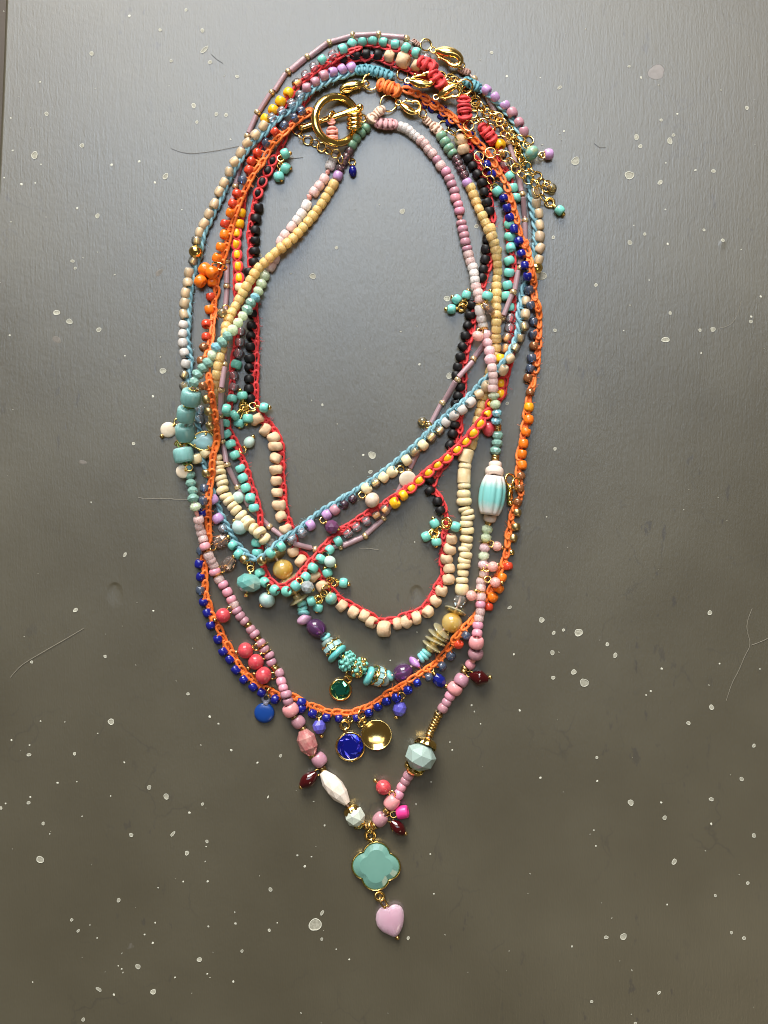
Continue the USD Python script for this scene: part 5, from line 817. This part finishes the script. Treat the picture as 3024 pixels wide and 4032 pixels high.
# pink necklace
C_('pink', 'e', 'qc', 560, 1105, (492, 1150), (620, 1065)); C_('pink', 'e', 'qc', 620, 1285, (567, 1330), (665, 1225))
C_('pink', 'g', 'rb', 370, 670, (425, 625), (300, 710)); C_('pink', 'g', 'rb', 553, 957, (640, 930), (475, 972)); C_('pink', 'g', 'rb', 637, 1050, (690, 1005), (573, 1103)); C_('pink', 'g', 'rb', 700, 1160, (775, 1165), (622, 1147))
C_('pink', 'h', 'ga', 1212, 1177, (1140, 1150), (1308, 1175)); C_('pink', 'i', 'gA', 447, 557, (520, 500), (380, 622)); C_('pink', 'i', 'gA', 1172, 950, (1110, 880), (1240, 1000)); C_('pink', 'i', 'rb', 1057, 622, (1128, 680), (988, 565)); C_('pink', 'i', 'hp', 1212, 825, (1140, 845), None, axis=(1, -0.25, 0.2))
C_('pink', 'f', 'pr', 1210, 1200, (1165, 1182), (1248, 1210)); C_('pink', 'f', 'pr', 1180, 1348, (1135, 1360), (1217, 1333)); C_('pink', 'f', 'pr', 1198, 1462, (1145, 1440), (1248, 1465)); C_('pink', 'f', 'pr', 1025, 1558, (1065, 1540), None)
C_('pink', 'f', 'rb', 1148, 345, None, None, False, D=50, axis=(0, 1, 0)); C_('pink', 'd', 'pr', 668, 1003, (690, 960), None, D=44); C_('pink', 'd', 'qc', 765, 750, (735, 722), None, D=34)
C_('pink', 'e', 'SC', 130, 192, (205, 125), (75, 245), axis=(0.1, 0.1, 1)); C_('pink', 'e', 'SC', 250, 530, (300, 500), None, axis=(0.2, 0.1, 1), D=54)
# turquoise necklace
C_('turquoise', 'e', 'aq', 790, 293, (738, 355), (822, 245)); C_('turquoise', 'e', 'AQ', 935, 1580, (960, 1480), (885, 1628)); C_('turquoise', 'e', 'aq', 1450, 1268, (1410, 1210), (1495, 1303)); C_('turquoise', 'e', 'mo', 1265, 1475, (1200, 1430), (1310, 1495)); C_('turquoise', 'e', 'aq', 700, 745, (775, 720), None, False); C_('turquoise', 'e', 'AQ', 713, 985, None, (665, 930), False)
# black necklace: little turquoise bunches
for t, ds in {'a': [((875, 1048), (840, 1085), (917, 1045)), ((880, 1165), (840, 1110), (920, 1165)), ((825, 1235), (835, 1140), (847, 1262))],
              'c': [((735, 1365), (740, 1440), (715, 1318)), ((670, 1525), (740, 1460), None), ((707, 1588), (745, 1480), (712, 1620)), ((780, 1550), (760, 1480), (765, 1597)), ((912, 1462), (820, 1445), (958, 1462))],
              'd': [((470, 660), (520, 730), (430, 640)), ((562, 620), (540, 700), (580, 578)), ((422, 752), (520, 740), (370, 752)), ((757, 630), (735, 720), (785, 580))],
              'f': [((758, 1035), (790, 1080), (748, 998)), ((695, 1130), (750, 1105), None), ((772, 1170), (755, 1115), (768, 1197)), ((910, 1058), (840, 1030), (942, 1072))],
              'e': [((1560, 1442), (1478, 1440), (1603, 1452)), ((1430, 1360), (1450, 1420), (1410, 1318)), ((1297, 1590), (1355, 1570), None), ((1352, 1645), (1360, 1580), (1340, 1675))]}.items():
    for c, rp, pn in ds: charm('black', t, 'tq', *c, rp, pn, D=42)
for t, x, y in [('c', 745, 1445), ('d', 522, 738), ('f', 752, 1110), ('f', 845, 1032), ('e', 1478, 1440), ('e', 1355, 1575), ('c', 815, 1455), ('e', 1420, 1500)]: ring('black', t, x, y, 40, 3.8, 0.5, x)
C_('black', 'e', 'TS', 1460, 1570, (1400, 1530), None)
# blue necklace
C_('blue', 'e', 'EG', 790, 1442, (802, 1325), (765, 1545), axis=(1, 0.1, 0)); C_('blue', 'e', 'pE', 1465, 985, (1395, 930), (1520, 998)); C_('blue', 'f', 'bE', 305, 865, (232, 828), None); C_('blue', 'f', 'SC', 562, 715, (512, 640), None, axis=(0.1, 0.2, 1)); ring('blue', 'e', 802, 1300, 36, 4, 0.6)
# bugle: one pale drop; apricot: emerald; ends of the chains
C_('bugle', 'f', 'py', 670, 297, (712, 320), None); C_('bugle', 'c', 'py', 570, 690, (600, 650), None)
C_('blue', 'b', 'cb', 1425, 1180, (1395, 1150), None); C_('black', 'b', 'TS', 1280, 925, (1240, 870), (1350, 950), D=58); C_('black', 'b', 'li', 1402, 935, (1355, 940), None, D=42); C_('turquoise', 'b', 'tq', 1482, 1342, (1415, 1285), (1510, 1370)); C_('apricot', 'b', 'tq', 1030, 1205, (1010, 1180), None); C_('orange', 'j', 'bd', 882, 1565, (870, 1430), None)
# orange
C_('orange', 'g', 'pb', 1155, 1580, (1152, 1480), (1175, 1655)); C_('orange', 'h', 'pb', 568, 1432, (585, 1325), (538, 1502)); C_('orange', 'h', 'bc', 888, 1200, (820, 1110), (947, 1247))
for x, y, a in [(430, 335, (420, 300)), (392, 430, (440, 380)), (488, 358, (500, 310))]: C_('orange', 'c', 'OR', x, y, None, None, axis=(0.7, 0.6, 0.1), z=lift(*S('c', x, y), 24))
ring('orange', 'c', 548, 308, 62, 3.6, 1.15, 1.9); 
C_('turquoise', 'e', 'tq', 605, 25, None, None, axis=(1, 0.2, 0)); 
fl = []; fc = S('f', 1305, 835)
p = put('gold_flower_charm', world(ball(24, 22), (*fc, 24), frame_axis((1, 0.1, 0.3))), GOLD, NK['orange'])
for q in range(4): put('petal', world(ball(13, 24, 14, 9), (*S('f', 1305, 775 + q * 36), 24)), GOLD, p)
ring('orange', 'f', 1305, 715, 38, 4.5, 0.5, parent=p, part='flower_ring'); ring('orange', 'f', 1350, 745, 40, 4, 0.9, parent=p, part='flower_ring')

# flat round charms
def disc_outline(c, R, n=40): a = np.arange(n) * 2 * np.pi / n; return np.stack([c[0] + R * np.cos(a), c[1] + R * np.sin(a)], 1)
def loop_at(parent, t, x, y, R, z, r=4.2, m=None, tilt=0.2): put('loop', world(tube(circle((*S(t, x, y), z), R, (tilt, 0.1, 1)), r, 8, True)), m or GOLD, parent)
# blue enamel disc
c = S('g', 707, 1466); p = put('blue_enamel_disc', world(loft(disc_outline(c, 40), [(0.85, 1), (0.98, 5), (1.0, 10), (0.93, 16), (0.75, 20), (0.45, 22), (0.2, 22.6)])), mat('blue_enamel', (0.008, 0.05, 0.25), 0.25), NK['orange'])
nk = np.array([[*S('g', 716, 1400), 12], [*S('g', 722, 1375), 14]]); put('disc_neck', world(tube(resample(nk, n=5), 11, 10)), mat('grey_enamel', (0.25, 0.25, 0.33), 0.3), p); put('loop', world(tube(circle((*S('g', 722, 1345), 14), 15, (0.1, 0.3, 1)), 6, 8, True)), mat('grey_enamel', 0), p)
loop_at(p, 'g', 762, 1300, 20, 24, 4.2, tilt=0.9)
# blue crystal in a gold setting
def crystal(neck, t, x, y, R, name, m, seg=12, z=14):
    c = S(t, x, y); v, f = loft(disc_outline(c, R * 0.93, seg), [(0.25, 5), (0.97, 13), (1.0, 14), (0.76, 21), (0.54, 26)]); g = np.random.default_rng(seg); v = v.copy(); n = seg
    for q in range(n):
        v[3 * n + q, 2] += 3.4 * (1 if q % 2 else -1) + g.normal(); v[3 * n + q, :2] = c + (v[3 * n + q, :2] - c) * (1.06 if q % 2 else 0.94)
    p = put(name, world((v, f)), m, NK[neck], smooth=False)
    put('bezel', world(tube(circle((*c, 13), R * 0.97), 5.0, 8, True)), GOLD, p); put('setting', world(loft(disc_outline(c, R), [(0.6, 0.6), (0.96, 2), (1.0, 10), (0.9, 4.0), (0.5, 3.4)])), GOLD, p)
    return p
SAP = mat('sapphire_foil', (0.015, 0.03, 0.80), 0.07, metal=0.85, coat=1.0, var=0)
EME = mat('emerald_foil', (0.01, 0.20, 0.13), 0.07, metal=0.8, coat=1.0, var=0)
p = crystal('orange', 'i', 787, 290, 56, 'blue_crystal_charm', SAP); loop_at(p, 'i', 742, 112, 17, 16, 6); loop_at(p, 'i', 786, 65, 15, 30, 4, tilt=1.2)
nk = np.array([[*S('i', 745, 145), 14], [*S('i', 752, 180), 12]]); put('charm_neck', world(tube(resample(nk, n=4), 9, 10)), BRASS, p)
p = crystal('apricot', 'o', 466, 1215, 41, 'emerald_crystal_charm', EME, 10); loop_at(p, 'o', 560, 1075, 14, 18, 4.2); loop_at(p, 'o', 585, 1010, 18, 30, 4.2, tilt=1.0)
# gold dish
c = S('i', 1000, 195); dv, df = loft(disc_outline(c, 60), [(0.3, 0.2), (0.6, 2), (0.85, 7), (1.0, 14), (1.0, 17), (0.95, 17.5), (0.88, 13.5), (0.75, 9.2), (0.6, 6), (0.45, 3.8), (0.3, 2.4), (0.15, 1.6), (0.05, 1.4)]); dv = dv + np.array([0, 0, 1.0]) * (10 + (dv[:, 1:2] - c[1]) * 0.15); p = put('gold_disc_charm', world((dv, df)), GOLD, NK['orange'])
loop_at(p, 'i', 875, 105, 11, 18, 4); loop_at(p, 'i', 880, 30, 20, 30, 4, tilt=1.1); loop_at(p, 'i', 895, 75, 9, 22, 3.6)
# teardrop stone in claws
TD = [(285, 290), (320, 255), (360, 225), (405, 208), (450, 207), (488, 228), (508, 268), (505, 310), (480, 342), (440, 360), (395, 358), (350, 335), (315, 310)]
o = np.array([S('e', *q) for q in TD]); o = smooth_path(np.vstack([o, o[:1]]), 4, 5)[:-1]; zt = lift(*o.mean(0), 12) + 6
AQS = glass('aqua_crystal', (0.50, 0.84, 0.88), (0.22, 0.48, 0.54), body=0.62)
p = put('teardrop_stone', world(loft(o, [(0.5, zt - 8), (0.93, zt), (0.90, zt + 5), (0.62, zt + 12), (0.3, zt + 13)])), AQS, NK['pink']); put('bezel', world(tube(np.c_[o, np.full(len(o), zt)], 4.4, 7, True)), GOLD, p)
for x, y, u, v in [(440, 208, -6, 30), (338, 250, 18, 12), (338, 330, 12, -20), (462, 345, -8, -24)]:
    a = S('e', x, y); b = S('e', x + u, y + v); put('claw', world(tube(np.array([[*a, zt + 2], [*((a + b) / 2), zt + 9], [*b, zt + 10]]), 4.6, 8)), GOLD, p)
put('loop', world(tube(circle((*S('e', 245, 302), zt - 2), 19, (0.2, 0.6, 1)), 5, 8, True)), GOLD, p); put('loop', world(tube(circle((*S('e', 225, 296), zt - 6), 20, (0.3, 1, 0.6)), 4, 8, True)), GOLD, p)
# quatrefoil pendant with its heart
qc = S('i', 997, 1268); sh = unary_union([Point(0, 0).buffer(74)] + [Point(41 * math.cos(a), 41 * math.sin(a)).buffer(57, 24) for a in (0, math.pi / 2, math.pi, -math.pi / 2)]).buffer(-2).buffer(2)
def outline(s, n): q = np.array(s.exterior.coords)[:, :2]; return resample(q, n=n + 1)[:-1]
o = outline(sh, 120); Rq = np.array([[math.cos(0.05), math.sin(0.05)], [-math.sin(0.05), math.cos(0.05)]]); o = o @ Rq + qc
STONE = mat('green_chalcedony', (0.17, 0.35, 0.295), 0.12, var=0, coat=0.2, mottle=(0.14, 0.31, 0.26), mscale=120)
p = put('quatrefoil_pendant', world(loft(o, [(0.80, 2), (0.97, 5), (1.0, 12), (1.0, 21), (0.97, 23.5), (0.945, 20), (0.94, 12), (0.5, 10)])), GOLD, NK['pink'])
so = outline(sh.buffer(-6), 40) @ Rq + qc
sv, sf = world(loft(so, [(0.9, 12), (1.0, 17), (0.97, 22), (0.72, 30), (0.70, 30.3), (0.3, 30.6)])); usdkit.mesh(stage, numbered(p, 'green_stone'), (sv, sf), STONE, smooth=18)
put('top_ring', world(tube(circle((*S('i', 950, 1015), 16), 18, (0.1, 0.25, 1)), 6.5, 10, True)), GOLD, p); put('top_bail', world(tube(circle((*S('i', 955, 950), 34), 22, (1, 0.0, 0.25)), 4, 8, True)), GOLD, p); put('ring_foot', world(tube(np.array([[*S('i', 955, 1048), 15], [*S('i', 962, 1070), 15]]), 11, 10)), GOLD, p)
put('bottom_ring', world(tube(circle((*S('i', 1026, 1512), 14), 17, (0.1, -0.2, 1)), 5.5, 10, True)), GOLD, p)
hc = S('i', 1115, 1715)
HP = [(1100, 1602), (1066, 1590), (1030, 1604), (1002, 1645), (992, 1700), (1006, 1758), (1050, 1803), (1108, 1832), (1152, 1850), (1186, 1820), (1214, 1760), (1227, 1690), (1223, 1630), (1201, 1592), (1160, 1575), (1124, 1582)]
ho = np.array([S('i', *q) for q in HP]); ho = np.vstack([ho, ho[:1]]); ho = resample(smooth_path(ho, 3, 5), n=73)[:-1]
HEART = frost('rose_heart', (0.62, 0.38, 0.48), 0.12, 0.4, 0.10, 1.5, 0, sub=True)
ly = [(math.sqrt(max(0, 1 - u * u)) ** 0.8, 19 + 17 * u) for u in np.linspace(-0.97, 0.97, 15)]
h = put('heart_stone', world(loft(ho, ly)), HEART, NK['pink']); put('pin_head', world(ball(9.5), (*S('i', 1171, 1850), 11)), BRASS, h)
w1, w2 = S('i', 1032, 1525), S('i', 1085, 1610)
put('wire_loop', world(tube(circle((*((w1 + w2) / 2), 22), 25, (0.62, -0.35, 0.7), 24, 0.55), 4, 8, True)), BRASS, h); put('wire_wrap', world(tube(circle((*S('i', 1082, 1598), 22), 9, (0.5, 0.8, 0.2)), 4, 8, True)), BRASS, h)
